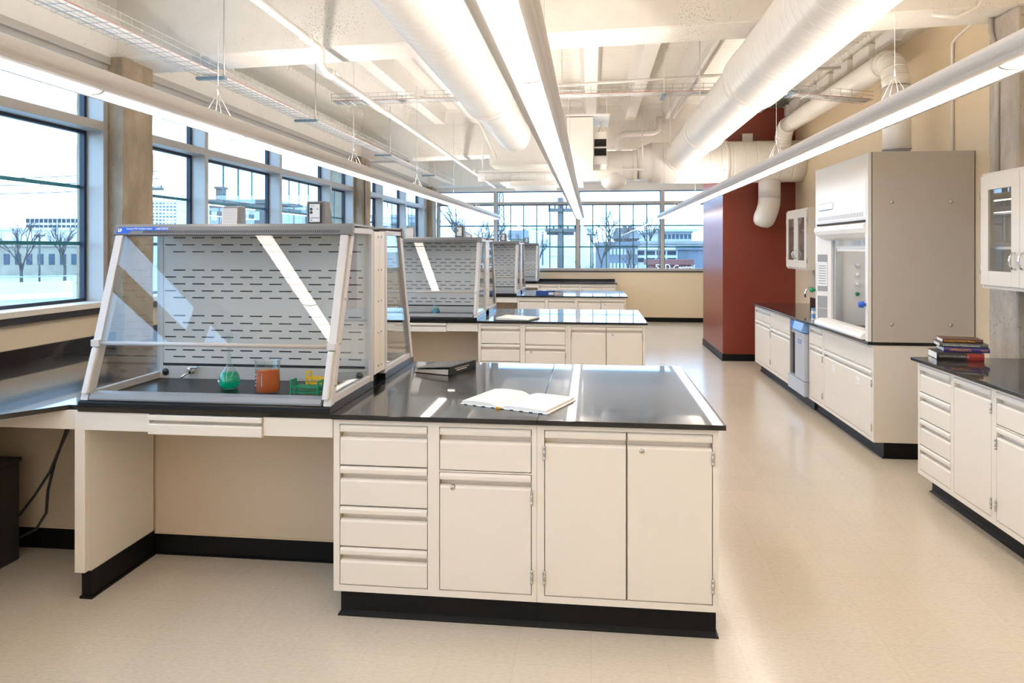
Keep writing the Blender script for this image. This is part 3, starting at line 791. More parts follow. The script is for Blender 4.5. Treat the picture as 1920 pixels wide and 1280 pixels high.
b = B(); spiral(b, 5.87, 7.9, .190, 'y', (0, 0, 0)); b.lathe([(.19, 7.9), (.15, 8.0), (0, 8.03)], n=48, axis='y'); b.out('far_section', 'duct', dt)
for y, r_, w_ in ((5.81, .206, .065), (7.86, .19, .03)):
    b = B(); collar(b, y, r_, 'y', (0, 0, 0), w_); b.out('collar', 'duct', dt)
dt = thing('supply_duct', 'fat white spiral duct running over the right aisle to the cross duct', 'duct', (1.245, 0, 2.95))
b = B(); spiral(b, -3.5, 5.35, .236, 'y', (0, 0, 0)); b.out('section', 'duct', dt)
b = B(); spiral(b, 5.47, 7.75, .219, 'y', (0, 0, 0)); b.out('section', 'duct', dt)
b = B(); spiral(b, 7.87, 10.05, .213, 'y', (0, 0, 0)); b.out('section', 'duct', dt)
for y, r_, w_ in ((5.41, .234, .08), (7.81, .222, .08), (9.80, .222, .03)):
    b = B(); collar(b, y, r_, 'y', (0, 0, 0), w_); b.out('collar', 'duct', dt)
for y in (6.6, 9.0):
    for x in (-.24, .24): b = B(); b.tube([(x, y, 0), (x, y, .68)], .006, n=6); b.out('hanger_rod', 'duct', dt)
dt = thing('cross_duct', 'white round duct crossing the room in front of the red enclosure', 'duct', (0, 10.2, 2.885))
b = B(); spiral(b, .86, 2.955, .295, 'x', (0, 0, 0), pitch=.16); b.lathe([(.295, .86), (.215, .66)], n=40, axis='x'); b.out('large_section', 'duct', dt)
b = B(); spiral(b, -.35, .66, .215, 'x', (0, 0, -.03), pitch=.2); b.out('small_section', 'duct', dt)
for x_, r_, z_ in ((.63, .217, -.03), (1.9, .297, 0)):
    b = B(); collar(b, x_, r_, 'x', (0, 0, z_), .03); b.out('collar', 'duct', dt)
b = B(); spiral(b, -1.62, -.3, .07, 'x', (0, -.25, -.19), pitch=.12, ridge=.003); b.out('thin_section', 'duct', dt)
b = B(); b.tube([(.72, -.31, -.135), (.72, -.31, .72)], .01, n=6); b.tube([(-1.55, -.31, -.135), (-1.55, -.31, .72)], .01, n=6); b.box(-1.62, .78, -.33, -.29, -.135, -.11); b.out('trapeze_hanger', 'duct', dt)
# drop with a boot end at the red enclosure
b = B(); b.tube([(2.52, 0, -.25), (2.52, 0, -.52)], .15, n=40)
b.tube([(2.52, 0, -.52), (2.515, 0, -.60), (2.49, 0, -.70), (2.45, 0, -.80), (2.435, 0, -.84), (2.42, 0, -.88), (2.41, 0, -.915), (2.405, 0, -.93)], [.15, .15, .15, .15, .143, .125, .09, .0], n=40, cap=False); b.out('drop', 'duct', dt)
b = B(); b.lathe([(.185, .06), (.185, -.14), (.172, -.20), (.14, -.245), (.09, -.275), (.04, -.287), (0, -.288)], n=40, o=(.33, .0, -.10), axis='z'); b.out('end_cap', 'duct', dt)
dt = thing('drop_duct', 'small white round duct end hanging near the far windows beside the middle light', 'duct', (-.43, 13.4, 2.98))
b = B(); b.lathe([(.17, .6), (.17, -.05), (.16, -.12), (.11, -.2), (0, -.235)], n=36); b.out('duct', 'duct', dt)
# exhaust from the fume hood
dt = thing('exhaust_duct', 'white exhaust duct rising from the fume hood and bending back along the wall', 'duct', (2.655, 6.40, 2.41))
b = B(); spiral(b, .10, .65, .112, 'z', (0, 0, 0), pitch=.3); elbow(b, (0, .28, .65), .112, pi, pi / 2, .27, ((0, 1, 0), (0, 0, 1)), n=6); spiral(b, .28, 3.35, .11, 'y', (0, 0, .92), pitch=.9, ridge=.005)
elbow(b, (0, 3.35, .64), .11, pi / 2, 0, .28, ((0, 1, 0), (0, 0, 1)), n=6); b.tube([(0, 3.63, .64), (0, 3.63, .45)], .11, n=36); b.out('duct', 'duct', dt)
b = B(); b.lathe([(.106, .0), (.106, .10), (.113, .10), (.117, .103), (.117, .110), (.113, .113)], n=36); b.out('collar', 'steel', dt)
# rectangular ductwork near the far windows
rd = thing('rectangular_duct', 'white boxed duct beside the end of the left supply duct', 'duct', (-.98, 10.1, 2.9))
b = B(); b.box(-.5, .55, 0, .6, -.02, .40, bev=.006); b.out('box', 'whitewall', rd)
dt = thing('rectangular_duct', 'white rectangular duct box below the ceiling near the far windows', 'duct', (-1.0, 13.6, 2.86))
b = B(); b.box(-.75, .85, -.35, .9, .06, .52, bev=.006); b.box(-.55, .30, -.3, .8, 0, .06); b.out('box', 'whitewall', dt)
b = B(); b.box(.28, .74, -.372, -.351, .1, .30); b.out('grille_frame', 'wood', dt)
b = B(); b.box(.31, .71, -.379, -.373, .13, .27); b.out('grille', 'steel', dt)
# fan-coil unit
t = thing('air_handling_unit', 'white air unit with two black louvres hanging beside the middle light', 'air unit', (-.02, 9.0, 2.65))
b = B(); b.box(-.29, .05, 0, .8, 0, .70, bev=.006); b.out('casing', 'whitewall', t)
b = B(); b.box(.05, .23, .15, .75, .10, .53, bev=.004); b.out('side_box', 'whitewall', t)
for z in (.215, .335):
    b = B(); b.box(.065, .22, .143, .15, z, z + .098)
    for k in range(5): b.prism([(.143, z + .01 + k * .018), (.128, z + .004 + k * .018), (.143, z + .014 + k * .018)], 'x', .067, .218)
    b.out('louvre', 'dark', t)
b = B(); b.box(.06, .22, .144, .149, .115, .195); b.out('notice', 'label_white', t)
b = B(); b.box(-.3, .26, -.02, .82, .71, .735)
for x in (-.27, .22):
    for y in (.05, .75): b.tube([(x, y, .72), (x, y, 1.0)], .008, n=6)
b.tube([(.1, .4, .53), (.2, .4, .72)], .012, n=6); b.tube([(.22, .5, .53), (.14, .5, .72)], .012, n=6); b.out('hanging_frame', 'duct', t)
# sensor on the red enclosure
b = B(); b.box(-.075, .075, -.03, 0, -.075, .075, bev=.01); tag(b.out('wall_sensor', 'whitewall', loc=(2.28, 10.499, 3.26)), 'small white box high on the red enclosure', 'sensor')

# ------------------------------------------------------------------ pipes
def pipe(name, label, pts, r, m='duct', cat='pipe', couplings=()):
    t = thing(name, label, cat, pts[0])
    o = Vector(pts[0])
    b = B(); b.tube([Vector(p) - o for p in pts], r, n=14); b.out('pipe', m, t)
    if couplings:
        for p, d in couplings:
            b = B(); p = Vector(p) - o; d = Vector(d).normalized()
            b.tube([p - d * .035, p + d * .035], r * 1.45, n=14)
            u = d.cross(Vector((0, 0, 1))).normalized()
            for s in (-1, 1): b.tube([p + u * s * r * 2 - d * .03, p + u * s * r * 2 + d * .03], .009, n=6)
            b.out('coupling', m, t)
    return t
pipe('sprinkler_pipe', 'white sprinkler pipe running along the ceiling between the left light and the duct', [(-2.0, -1, 3.20), (-2.0, 4.93, 3.14), (-2.0, 4.98, 3.12), (-2.0, 4.98, 3.02), (-2.0, 5.05, 3.0), (-2.0, 9.0, 2.98), (-2.02, 14.6, 2.955)], .027,
     couplings=[((-2.0, 4.75, 3.143), (0, 1, 0)), ((-2.0, 5.18, 3.0), (0, 1, 0)), ((-2.0, 6.45, 2.993), (0, 1, 0)), ((-2.0, 11.6, 2.968), (0, 1, 0))])
pipe('branch_pipe', 'thin white pipe crossing the ceiling above the basket tray', [(-.6, 7.9, 3.5), (2.7, 7.9, 3.62)], .016)
pipe('drain_pipe', 'white pipe dropping in front of the second beam, with a bend', [(.42, 10.75, 3.0), (.42, 10.75, 3.30), (.44, 10.75, 3.36), (.5, 10.75, 3.40), (.95, 10.75, 3.42), (1.02, 10.75, 3.45), (1.04, 10.75, 3.66)], .045)
pipe('conduit', 'white conduit bending off the front beam towards the fume hood wall', [(2.30, 5.0, 3.24), (2.45, 4.985, 3.21), (2.58, 4.98, 3.27), (2.66, 4.98, 3.42), (2.70, 4.98, 3.62)], .014)
pipe('conduit', 'white vertical conduit on the tan wall above the fume hood', [(2.945, 6.06, 2.41), (2.945, 6.06, 3.33), (2.945, 6.0, 3.36), (2.945, 5.55, 3.44)], .012)
pipe('conduit', 'grey conduit running down the right concrete column', [(2.835, 5.30, 3.35), (2.835, 5.30, 3.2), (2.838, 5.235, 3.02), (2.838, 5.23, 2.9), (2.838, 5.23, 2.16)], .016, 'frame')
pipe('conduit', 'white conduit clipped across the top of the second window column', [(-3.57, 10.72, 1.9), (-3.57, 10.72, 2.95), (-3.54, 10.72, 3.02), (-3.3, 10.72, 3.03), (-2.85, 10.7, 3.02)], .018, 'frame')
pipe('track_conduit', 'white channel fixed under a ceiling joist right of the middle light', [(1.2, 5.6, 3.62), (1.2, 10.7, 3.62)], .022)
pipe('brace_rod', 'thin white slanting brace rod left of the air unit', [(-1.55, 9.3, 3.45), (-1.35, 9.9, 2.95)], .014)

# ------------------------------------------------------------------ wire basket trays
def basket(name, label, pts, w, h, step=.1, cables=((-.04, 'white'),)):
    t = thing(name, label, 'cable tray', pts[0]); o = Vector(pts[0]); P = [Vector(p) - o for p in pts]
    seg = []; 
    b = B(); r = .0024
    def side(i):
        d = (P[min(i + 1, len(P) - 1)] - P[max(0, i - 1)]).normalized(); return d.cross(Vector((0, 0, 1))).normalized()
    for u, z in [(-w / 2, h), (-w / 2, h / 2), (-w / 2, 0), (-w / 4, 0), (0, 0), (w / 4, 0), (w / 2, 0), (w / 2, h / 2), (w / 2, h)]:
        b.tube([p + side(i) * u + Vector((0, 0, z)) for i, p in enumerate(P)], r, n=5)
    for i in range(len(P) - 1):
        d = P[i + 1] - P[i]; n = max(1, int(d.length / step)); s = d.normalized().cross(Vector((0, 0, 1))).normalized()
        for k in range(n):
            p = P[i] + d * (k / n); q = Vector((0, 0, 1))
            b.tube([p - s * w / 2 + q * (h + .008), p - s * w / 2 - q * r * 2, p + s * w / 2 - q * r * 2, p + s * w / 2 + q * (h + .008)], r, n=4, smooth=False)
    b.out('basket', 'wire', t)
    for j, (u, m) in enumerate(cables):
        b = B(); b.tube([p + side(i) * (u + .006 * sin(i * 2 + j)) + Vector((0, 0, .014)) for i, p in enumerate(P)], .011 if m == 'white' else .0035, n=6); b.out('cable', m, t)
    return t, o
tr, o = basket('wire_basket_tray', 'long wire basket cable tray hung along the left windows', [(-2.85, -.5 + .8 * i, 2.955) for i in range(19)], .19, .085, cables=((-.06, 'white'), (-.035, 'white'), (-.01, 'white'), (.02, 'white'), (.045, 'white'), (.07, 'pink')))
for y in (4.95, 6.7, 9.3, 12.0):
    b = B(); b.box(-.115, .115, y - .02 + .5, y + .02 + .5, -.028, -.008); b.out('strut', 'strut', tr)
    b = B(); b.tube([(.1, y + .5, -.03), (.1, y + .5, .66)], .005, n=5); b.out('hanger_rod', 'wire', tr)
tr, o = basket('wire_basket_tray', 'wire basket cable tray crossing the room above the ducts', [(-2.7, 7.1, 3.19), (-1.6, 7.1, 3.20), (-.5, 7.1, 3.205), (.6, 7.1, 3.205), (1.6, 7.1, 3.20), (2.2, 7.15, 3.15), (2.72, 7.2, 3.10)], .2, .075, cables=((-.05, 'white'), (0, 'white'), (.05, 'pink')))
for x in (-1.3, .72, 1.95):
    b = B(); b.box(x - .018 + 2.7, x + .018 + 2.7, -.12, .12, -.028, -.008); b.out('strut', 'strut', tr)
    b = B(); b.tube([(x + 2.7, -.11, -.03), (x + 2.7, -.11, .43)], .005, n=5); b.out('hanger_rod', 'duct', tr)
# ------------------------------------------------------------------ fume hood
fh = thing('fume_hood', 'large fume hood with grey side panel and raised sash on the right wall', 'fume hood', (2.165, 7.02, WT), RZ)
FW = 1.282; FD = .785; FT = 1.495
b = B(); b.box(FW - .02, FW + .002, .034, FD, .001, FT + .002, bev=.002); b.out('side_panel', 'hoodside', fh)
b = B()
for y in (.178, .615):
    for z in (1.10, .142): b.lathe([(0, 0), (.015, 0), (.013, .006), (0, .007)], n=14, o=(FW + .002, y, z), axis='x')
b.out('screws', 'nickel', fh)
b = B(); b.box(FW - .02, FW - .001, .028, .0345, .001, FT); b.out('panel_joint', 'dark', fh)
b = B(); b.box(0, .03, .02, FD, .001, FT, bev=.002); b.box(.03, FW - .03, .05, FD, FT - .03, FT); b.out('top_and_far_side', 'hood', fh)
# chamfered corner posts
for s in (0, 1):
    X = (lambda v: v + .002) if s == 0 else (lambda v: FW - .002 - v)
    b = B(); b.prism([(X(0), .0), (X(.052), .0), (X(.15), .095), (X(.15), .12), (X(.0), .12)], 'z', .003, 1.0); b.prism([(X(0), 0), (X(.03), 0), (X(.03), .12), (X(0), .12)], 'z', 1.0, FT - .001)
    b.out('corner_post', 'hood', fh, bevel=.003)
# front header with sweep above the opening
b = B(); b.box(.03, FW - .03, .004, .05, .965, FT - .004, bev=.004); b.box(.035, FW - .035, -.002, .004, .98, FT - .03, bev=.002); b.out('header_panel', 'hood', fh)
b = B(); b.box(.035, FW - .035, .0, .03, .950, .966); b.out('header_gap', 'dark', fh)
b = B(); b.prism([(.10, .94), (-.006, .945), (-.022, .93), (-.024, .90), (-.010, .865), (.03, .83), (.09, .812), (.11, .815)], 'x', .034, FW - .034, smooth=False); b.out('lower_header', 'hood', fh, bevel=.003)
b = B(); b.box(.13, .50, -.008, -.002, 1.09, 1.155, bev=.006); b.out('badge', 'chrome', fh)
b = B()
for k in range(34): x = .08 + k * .033; b.face([(x, -.0026, .995), (x + .014, -.0026, .995), (x + .026, -.0026, 1.03), (x + .012, -.0026, 1.03)])
b.out('air_slots', 'midgrey', fh)
# inside
b = B(); b.box(.14, .146, .12, FD - .03, .01, .96); b.out('far_liner', 'liner', fh)
b = B(); b.box(.146, FW - .14, FD - .08, FD - .07, .05, .96); b.box(.146, FW - .14, .14, FD - .07, .955, .96); b.box(FW - .146, FW - .14, .12, FD - .03, .01, .96); b.out('baffle', 'liner', fh)
b = B(); b.box(.146, FW - .146, .14, FD - .03, .001, .012); b.out('work_surface', 'pad', fh)
for z, m in ((.31, 'green_p'), (.40, 'white'), (.49, 'white'), (.58, 'white')):
    b = B(); b.lathe([(0, .03), (.016, .028), (.018, .01), (.012, 0)], n=16, axis='x'); b.out('valve_knob', m, fh, loc=(.146, .33, z))
for x in (.146, FW - .19): b = B(); b.box(x, x + .044, .12, .18, .02, .95, bev=.003); b.out('sash_track', 'steel', fh)
b = B(); b.box(.35, FW - .35, .3, .36, .93, .954, bev=.004); b.out('added_hood_lamp', emis('added_hood_lamp_glow', (1., .93, .85), 9.), fh)  # glowing bar, itself unseen, added to brighten the hood interior
sa = B(); sa.box(.19, FW - .19, .150, .156, .76, .96); so = sa.out('sash', 'glass', fh)
b = B(); b.box(.16, FW - .16, .135, .17, .71, .735, bev=.004); b.box(.16, FW - .16, .128, .175, .735, .762, bev=.006); b.out('sash_handle', 'liner', so)
b = B(); b.prism([(-.028, .012), (-.034, .03), (-.02, .055), (.02, .076), (.08, .08), (.12, .07), (.12, .012)], 'x', .06, FW - .06, smooth=False); b.out('airfoil_sill', 'hood', fh, bevel=.004)
# control strips on the far chamfer
dx, dy = .098, .095; n_ = Vector((.095, -.098, 0)).normalized()
def onpost(u0, u1, z0, z1, th, m, name):
    p = lambda u: Vector((.052 + dx * u, dy * u, 0)); b = B(); o2 = n_ * th; o1 = n_ * -.001
    b.hexa([p(u0) + o2 + Vector((0, 0, z0)), p(u1) + o2 + Vector((0, 0, z0)), p(u1) + o1 + Vector((0, 0, z0)), p(u0) + o1 + Vector((0, 0, z0)),
            p(u0) + o2 + Vector((0, 0, z1)), p(u1) + o2 + Vector((0, 0, z1)), p(u1) + o1 + Vector((0, 0, z1)), p(u0) + o1 + Vector((0, 0, z1))]); return b.out(name, m, fh)
onpost(.05, .75, .33, .68, .004, 'midgrey', 'monitor_panel'); onpost(.05, .75, .38, .61, .005, 'label_white', 'monitor_label')
onpost(.05, .75, .17, .285, .004, 'midgrey', 'switch_plate'); onpost(.05, .75, .06, .165, .004, 'midgrey', 'switch_plate')
b = B()
for k in range(8):
    z = .40 + k * .024; b.face([Vector((.052 + dx * .12, dy * .12, z)) + n_ * .0055, Vector((.052 + dx * .65, dy * .65, z)) + n_ * .0055, Vector((.052 + dx * .65, dy * .65, z + .008)) + n_ * .0055, Vector((.052 + dx * .12, dy * .12, z + .008)) + n_ * .0055])
b.out('monitor_print', 'midgrey', fh)
b = B(); b.lathe([(0, -.05), (.02, -.048), (.026, -.02), (.014, -.012), (.012, .0)], n=16, axis='y'); b.out('outer_knob', 'green_p', fh, loc=(-.012, .0, .335))
b = B(); b.lathe([(0, -.05), (.022, -.048), (.028, -.018), (.014, -.012), (.012, .0)], n=16, axis='y'); b.out('outer_knob', 'blue', fh, loc=(FW - .05, .0, .292))

# ------------------------------------------------------------------ glassware washer under the worktop
w = thing('glassware_washer', 'blue-grey undercounter washer between the cream cabinets', 'washer', (2.20, 7.99, 0), RZ)
b = B(); b.box(.005, .60, .02, .70, .12, .885); b.box(.01, .60, .07, .68, 0, .12, m=1); b.out('body', ['appl', 'kneeblack'], w)
b = B(); b.box(.27, .60, -.03, .02, .285, .775, bev=.006); b.out('door', 'appl', w)
b = B(); b.box(.005, .60, -.03, .02, .13, .28, bev=.006); b.out('kick_panel', 'appl', w)
b = B(); b.box(.005, .035, -.012, .02, .285, .885, bev=.004); b.out('side_trim', 'midgrey', w)
b = B(); b.box(.036, .269, .0165, .0205, .285, .79); b.out('recess', 'kneeblack', w)
b = B(); b.prism([(.02, .78), (-.045, .785), (-.06, .80), (-.035, .885), (.02, .885)], 'x', .27, .60); b.out('control_head', 'applblue', w, bevel=.006)
b = B(); b.prism([(.02, .80), (-.04, .80), (-.028, .87), (.02, .87)], 'x', .13, .268); b.out('latch', 'blue', w, bevel=.004)
b = B(); b.box(.10, .26, -.02, .0165, .745, .775, bev=.006); b.out('handle', 'chrome', w)
b = B(); b.box(.37, .49, -.0325, -.03, .66, .70, bev=.001); b.box(.38, .48, -.0335, -.0325, .667, .693, m=1); b.out('emblem', ['blue', 'appl'], w)
text('GO', .026, 'blue', w, (.405, -.0338, .68), (pi / 2, 0, 0), name='emblem_letters')

# ------------------------------------------------------------------ sink things
t = thing('peg_board_back', 'black upright back of the sink behind the fume hood', 'sink back', (2.93, 8.6, WT), RZ)
b = B(); b.box(-.35, .28, -.235, -.20, 0, .135, bev=.003); b.out('board', 'epoxy', t)
t = thing('gooseneck_tap', 'chrome gooseneck tap over the sink beyond the fume hood', 'tap', (2.80, 9.02, WT))
b = B(); b.tube([(0, 0, 0)] + [(0, 0, .18)] + [(-.07 + .07 * cos(a * pi / 8), 0, .18 + .07 * sin(a * pi / 8)) for a in range(1, 9)] + [(-.14, 0, .13)], .011, n=10); b.lathe([(.025, 0), (.025, .012), (.014, .02)], n=16); b.out('spout', 'chrome', t)
t = thing('reagent_box', 'small blue and white box on the worktop left of the fume hood', 'box', (2.285, 7.41, WT))
b = B(); b.box(-.035, .035, -.03, .03, 0, .10, bev=.006); b.out('box', 'label_white', t)
b = B(); b.box(-.036, .036, -.031, .031, .025, .07); b.box(-.033, .033, -.028, .028, .10, .125, bev=.004); b.out('blue_band', 'applblue', t)

# ------------------------------------------------------------------ glass-fronted wall cabinets
def wall_cabinet(label, y_far, width, group):
    t = thing('glass_wall_cabinet', label, 'wall cabinet', (2.64, y_far, 1.385), RZ, group); H = .77; D = .31
    b = B(); b.box(0, .02, .0, D, 0, H, bev=.002); b.box(width - .02, width, 0, D, 0, H, bev=.002); b.box(.02, width - .02, 0.002, D, 0, .03); b.box(.02, width - .02, .002, D, H - .03, H); b.box(.02, width - .02, D - .015, D, .03, H - .03)
    b.out('carcass', 'cream', t)
    for z in (.26, .49):
        b = B(); b.box(.022, width - .022, .04, D - .016, z, z + .018); b.out('shelf', 'cream', t)
    mid = width / 2
    for i, (a, c) in enumerate(((.012, mid - .002), (mid + .002, width - .012))):
        st = .085; d = B()
        d.box(a, a + st, -.018, -.001, .022, H - .02, bev=.002); d.box(c - st, c, -.018, -.001, .022, H - .02, bev=.002); d.box(a + st, c - st, -.018, -.001, .022, .022 + .095, bev=.002); d.box(a + st, c - st, -.018, -.001, H - .115, H - .02, bev=.002)
        do = d.out('door', 'cream', t)
        g = B(); g.box(a + st, c - st, -.012, -.007, .117, H - .115); g.out('pane', 'glass', do)
        for z in (.125, H - .15): 
            h = B(); h.lathe([(0, 0), (.006, 0), (.006, .06), (0, .06)], n=10); h.out('hinge', 'nickel', do, loc=(a - .003 if i == 0 else c + .003, -.014, z - .03))
        hx = c - .045 if i == 0 else a + .045
        h = B(); h.tube([(hx, -.018, .135)] + [(hx, -.018 - .034 * sin(k * pi / 8), .135 + .052 - .052 * cos(k * pi / 8) + 0) for k in range(1, 8)] + [(hx, -.018, .239)], [.005] + [.007] * 7 + [.005], n=8); h.out('pull', 'chrome', do)
    return t
wall_cabinet('white glass-fronted wall cabinet at the right edge, beside the concrete column', 5.035, .88, 'glass wall cabinets')
wall_cabinet('white glass-fronted wall cabinet beyond the fume hood, by the red enclosure', 9.74, .90, 'glass wall cabinets')

# ------------------------------------------------------------------ stacked textbooks
def book(label, loc, rz, L, D, Tk, cover, blocks='paper', titles=(), bands=()):
    """spine along local x at y=0"""
    t = thing('textbook', label, 'book', loc, rz, 'textbooks stacked on the right worktop')
    b = B(); c = .003
    b.box(0, L, .004, D, 0, c); b.box(0, L, .004, D, Tk - c, Tk); b.prism([(0.0045, 0), (.001, .002), (-.002, Tk / 2), (.001, Tk - .002), (.0045, Tk)], 'x', 0, L); b.out('cover', cover, t)
    b = B(); b.box(.004, L - .004, .005, D - .006, c, Tk - c); b.out('pages', blocks, t)
    for (x0, x1, m) in bands:
        b = B(); b.prism([(.0044, .0004), (.0005, .002), (-.0026, Tk / 2), (.0005, Tk - .002), (.0044, Tk - .0004)], 'x', x0, x1); b.out('spine_band', m, t)
    for (s, x, size, m, sx) in titles: text(s, size, m, t, (x, -.0034, Tk / 2), (pi / 2, 0, 0), sx=sx)
    return t
M['bk_black'] = mat('charcoal_cloth', (.025, .02, .02), .45); M['bk_red'] = mat('maroon_cover', (.30, .035, .025), .4)
M['bk_purple'] = mat('purple_cover', (.05, .035, .18), .35); M['bk_grey'] = mat('grey_green_cover', (.085, .09, .085), .35); M['bk_brown'] = mat('brown_cover', (.09, .035, .02), .35)
M['ink_gold'] = mat('gold_ink', (.85, .42, .04), .5); M['ink_grey'] = mat('grey_ink', (.5, .47, .45), .5)
BX, BYk = 2.30, 4.83
book('thick black textbook with a maroon end, bottom of the stack on the right worktop', (2.285, 4.90, WT), R(-9), .275, .20, .047, 'bk_black', titles=[('QUANTITATIVE CHEMICAL', .015, .018, 'ink_grey', .80)], bands=[(.176, .276, 'bk_red')])
book('purple textbook reading CRIMINALISTICS in orange, second from the bottom of the stack', (2.345, 4.935, WT + .0475), R(-12), .265, .20, .030, 'bk_purple', titles=[('CRIMINALISTICS', .03, .022, 'ink_gold', .8), ('SAFERSTEIN', .212, .010, 'ink_gold', .75)])
book('grey textbook on clandestine laboratories, second from the top of the stack', (2.325, 4.95, WT + .078), R(-14), .28, .20, .026, 'bk_grey', titles=[('Forensic Investigation of Clandestine Laboratories', .02, .014, 'white', .74)])
book('brown textbook on being an expert witness, topmost of the stack', (2.352, 4.965, WT + .1045), R(-12), .235, .17, .026, 'bk_brown', titles=[('Succeeding As An Expert Witness', .008, .0165, 'ink_gold', .78)])
# ------------------------------------------------------------------ glassware and racks
ZP = WT + .0315
def shell(b, outer, th=.002):
    """thin glass wall: outer profile then back down the inside"""
    inner = [(max(0, r - th), z + (th if i == 0 else 0)) for i, (r, z) in enumerate(outer)]
    b.lathe([(0, outer[0][1])] + outer + inner[::-1] + [(0, outer[0][1] + th)], n=36)
def flask(label, loc, liq):
    t = thing('volumetric_flask', label, 'flask', loc)
    out = [(.034, .0), (.046, .010), (.0535, .028), (.053, .045), (.044, .072), (.030, .095), (.018, .112), (.0105, .125), (.009, .14), (.009, .255), (.012, .258), (.0125, .264)]
    b = B(); shell(b, out, .0016); b.out('glass', 'ware', t)
    b = B(); b.lathe([(0, .003), (.032, .003), (.044, .012), (.051, .028), (.0505, .045), (.042, .072), (.036, .083), (0, .083)], n=36); b.out('liquid', liq, t)
    b = B(); b.lathe([(.009, .262), (.015, .263), (.0165, .268), (.015, .278), (.010, .279), (0, .279)], n=20); b.out('stopper', 'ware', t)
    b = B(); b.face([(-.043 , -.0330, .038), (-.026, -.0475, .038), (-.026, -.0475, .049), (-.043, -.0330, .049)]); b.out('marking_patch', 'white', t)
    return t
flask('long-necked glass flask of green liquid inside the nearest hood', (-1.813, 3.314, ZP), 'liq_green')
def beaker(label, loc, r, h, fill, liq, scale_marks=True):
    t = thing('beaker', label, 'beaker', loc)
    b = B(); shell(b, [(r * .93, 0), (r, .008), (r, h - .012), (r + .003, h - .004), (r + .007, h)], .002); b.out('glass', 'ware', t)
    b = B(); b.lathe([(0, .003), (r * .9, .003), (r - .003, .010), (r - .003, fill), (0, fill)], n=36); b.out('liquid', liq, t)
    if scale_marks:
        b = B()
        for k in range(4):
            z = .036 + k * .0175; a0 = R(196)
            for j in range(5):
                a = a0 + j * .14; c = a + .14; q = r + .0004
                b.face([(q * cos(a), q * sin(a), z), (q * cos(c), q * sin(c), z), (q * cos(c), q * sin(c), z + .0022), (q * cos(a), q * sin(a), z + .0022)])
        a = R(268); q = r + .0004
        b.face([(q * cos(a), q * sin(a), .036), (q * cos(a + .03), q * sin(a + .03), .036), (q * cos(a + .03), q * sin(a + .03), .10), (q * cos(a), q * sin(a), .10)])
        b.out('scale', 'white', t)
    return t
beaker('large glass beaker of orange liquid inside the nearest hood', (-1.585, 3.262, ZP), .059, .158, .107, 'liq_orange')
def conical(label, loc, liq, s=1.):
    t = thing('conical_flask', label, 'flask', loc)
    b = B(); shell(b, [(.042 * s, 0), (.045 * s, .006 * s), (.040 * s, .03 * s), (.016 * s, .095 * s), (.0145 * s, .13 * s), (.018 * s, .133 * s)], .0016); b.out('glass', 'ware', t)
    b = B(); b.lathe([(0, .002), (.040 * s, .003), (.0425 * s, .008 * s), (.0385 * s, .028 * s), (.030 * s, .052 * s), (0, .052 * s)], n=28); b.out('liquid', liq, t)
    return t
beaker('beaker of dark green liquid inside the second bench hood', (-2.02, 7.32, ZP), .058, .125, .055, 'liq_dgreen')
conical('conical flask of blue liquid inside the second bench hood', (-1.66, 7.32, ZP), 'liq_blue', 1.15)
beaker('small beaker of orange liquid at the left of the third bench hood', (-1.93, 11.05, ZP), .05, .10, .06, 'liq_orange', False)
beaker('small beaker of blue liquid in the middle of the third bench hood', (-1.78, 11.15, ZP), .05, .09, .055, 'liq_blue', False)
beaker('small beaker of blue liquid in the farthest hood', (-1.68, 15.25, ZP), .05, .09, .055, 'liq_blue', False)
def holed_plate(b, nx, ny, cell, r, z, th):
    """perforated plate: each cell is a square with a round hole"""
    n = 12
    for i in range(nx):
        for j in range(ny):
            cx, cy = (i - (nx - 1) / 2) * cell, (j - (ny - 1) / 2) * cell; h = cell / 2
            for zz in (z, z + th):
                inn = [b.bm.verts.new((cx + r * cos(2 * pi * k / n), cy + r * sin(2 * pi * k / n), zz)) for k in range(n)]
                outv = []
                for k in range(n):
                    a = 2 * pi * k / n; c, s = cos(a), sin(a); m = h / max(abs(c), abs(s)); outv.append(b.bm.verts.new((cx + m * c, cy + m * s, zz)))
                for k in range(n): b.fv([inn[k], inn[(k + 1) % n], outv[(k + 1) % n], outv[k]])
                if zz == z: low = inn
            for k in range(n): b.fv([low[k], low[(k + 1) % n], inn[(k + 1) % n], inn[k]])
    X, Y = nx * cell / 2, ny * cell / 2
    b.box(-X - .004, X + .004, -Y - .004, -Y, z, z + th); b.box(-X - .004, X + .004, Y, Y + .004, z, z + th)
def rack(label, loc, rz, m):
    t = thing('test_tube_rack', label, 'test tube rack', loc, rz)
    b = B(); holed_plate(b, 7, 3, .0185, .0062, .042, .005); b.out('top_plate', m, t)
    b = B(); holed_plate(b, 7, 3, .0185, .0062, .018, .005); b.out('bottom_plate', m, t)
    for s in (-1, 1):
        b = B(); x0, x1 = sorted((s * .066, s * .073))
        for ya, yb in ((-.031, -.022), (.022, .031)):
            b.hexa([(x0, ya, 0), (x1, ya, 0), (x1, yb, 0), (x0, yb, 0), (x0 + s * .004, ya * .8, .078), (x1 + s * .004, ya * .8, .078), (x1 + s * .004, yb * .8, .078), (x0 + s * .004, yb * .8, .078)])
        b.box(x0 + s * .0035, x1 + s * .0035, -.0248, .0248, .068, .078, bev=.002); b.box(x0, x1, -.026, .026, .040, .05); b.box(x0, x1, -.028, .028, .016, .023)
        b.out('end_handle', m, t)
    return t
rack('green plastic test tube rack, in front of the yellow one', (-1.352, 3.19, ZP), R(-8), 'green_p')
rack('yellow plastic test tube rack behind the green one', (-1.365, 3.405, ZP), R(-8), 'yellow_p')

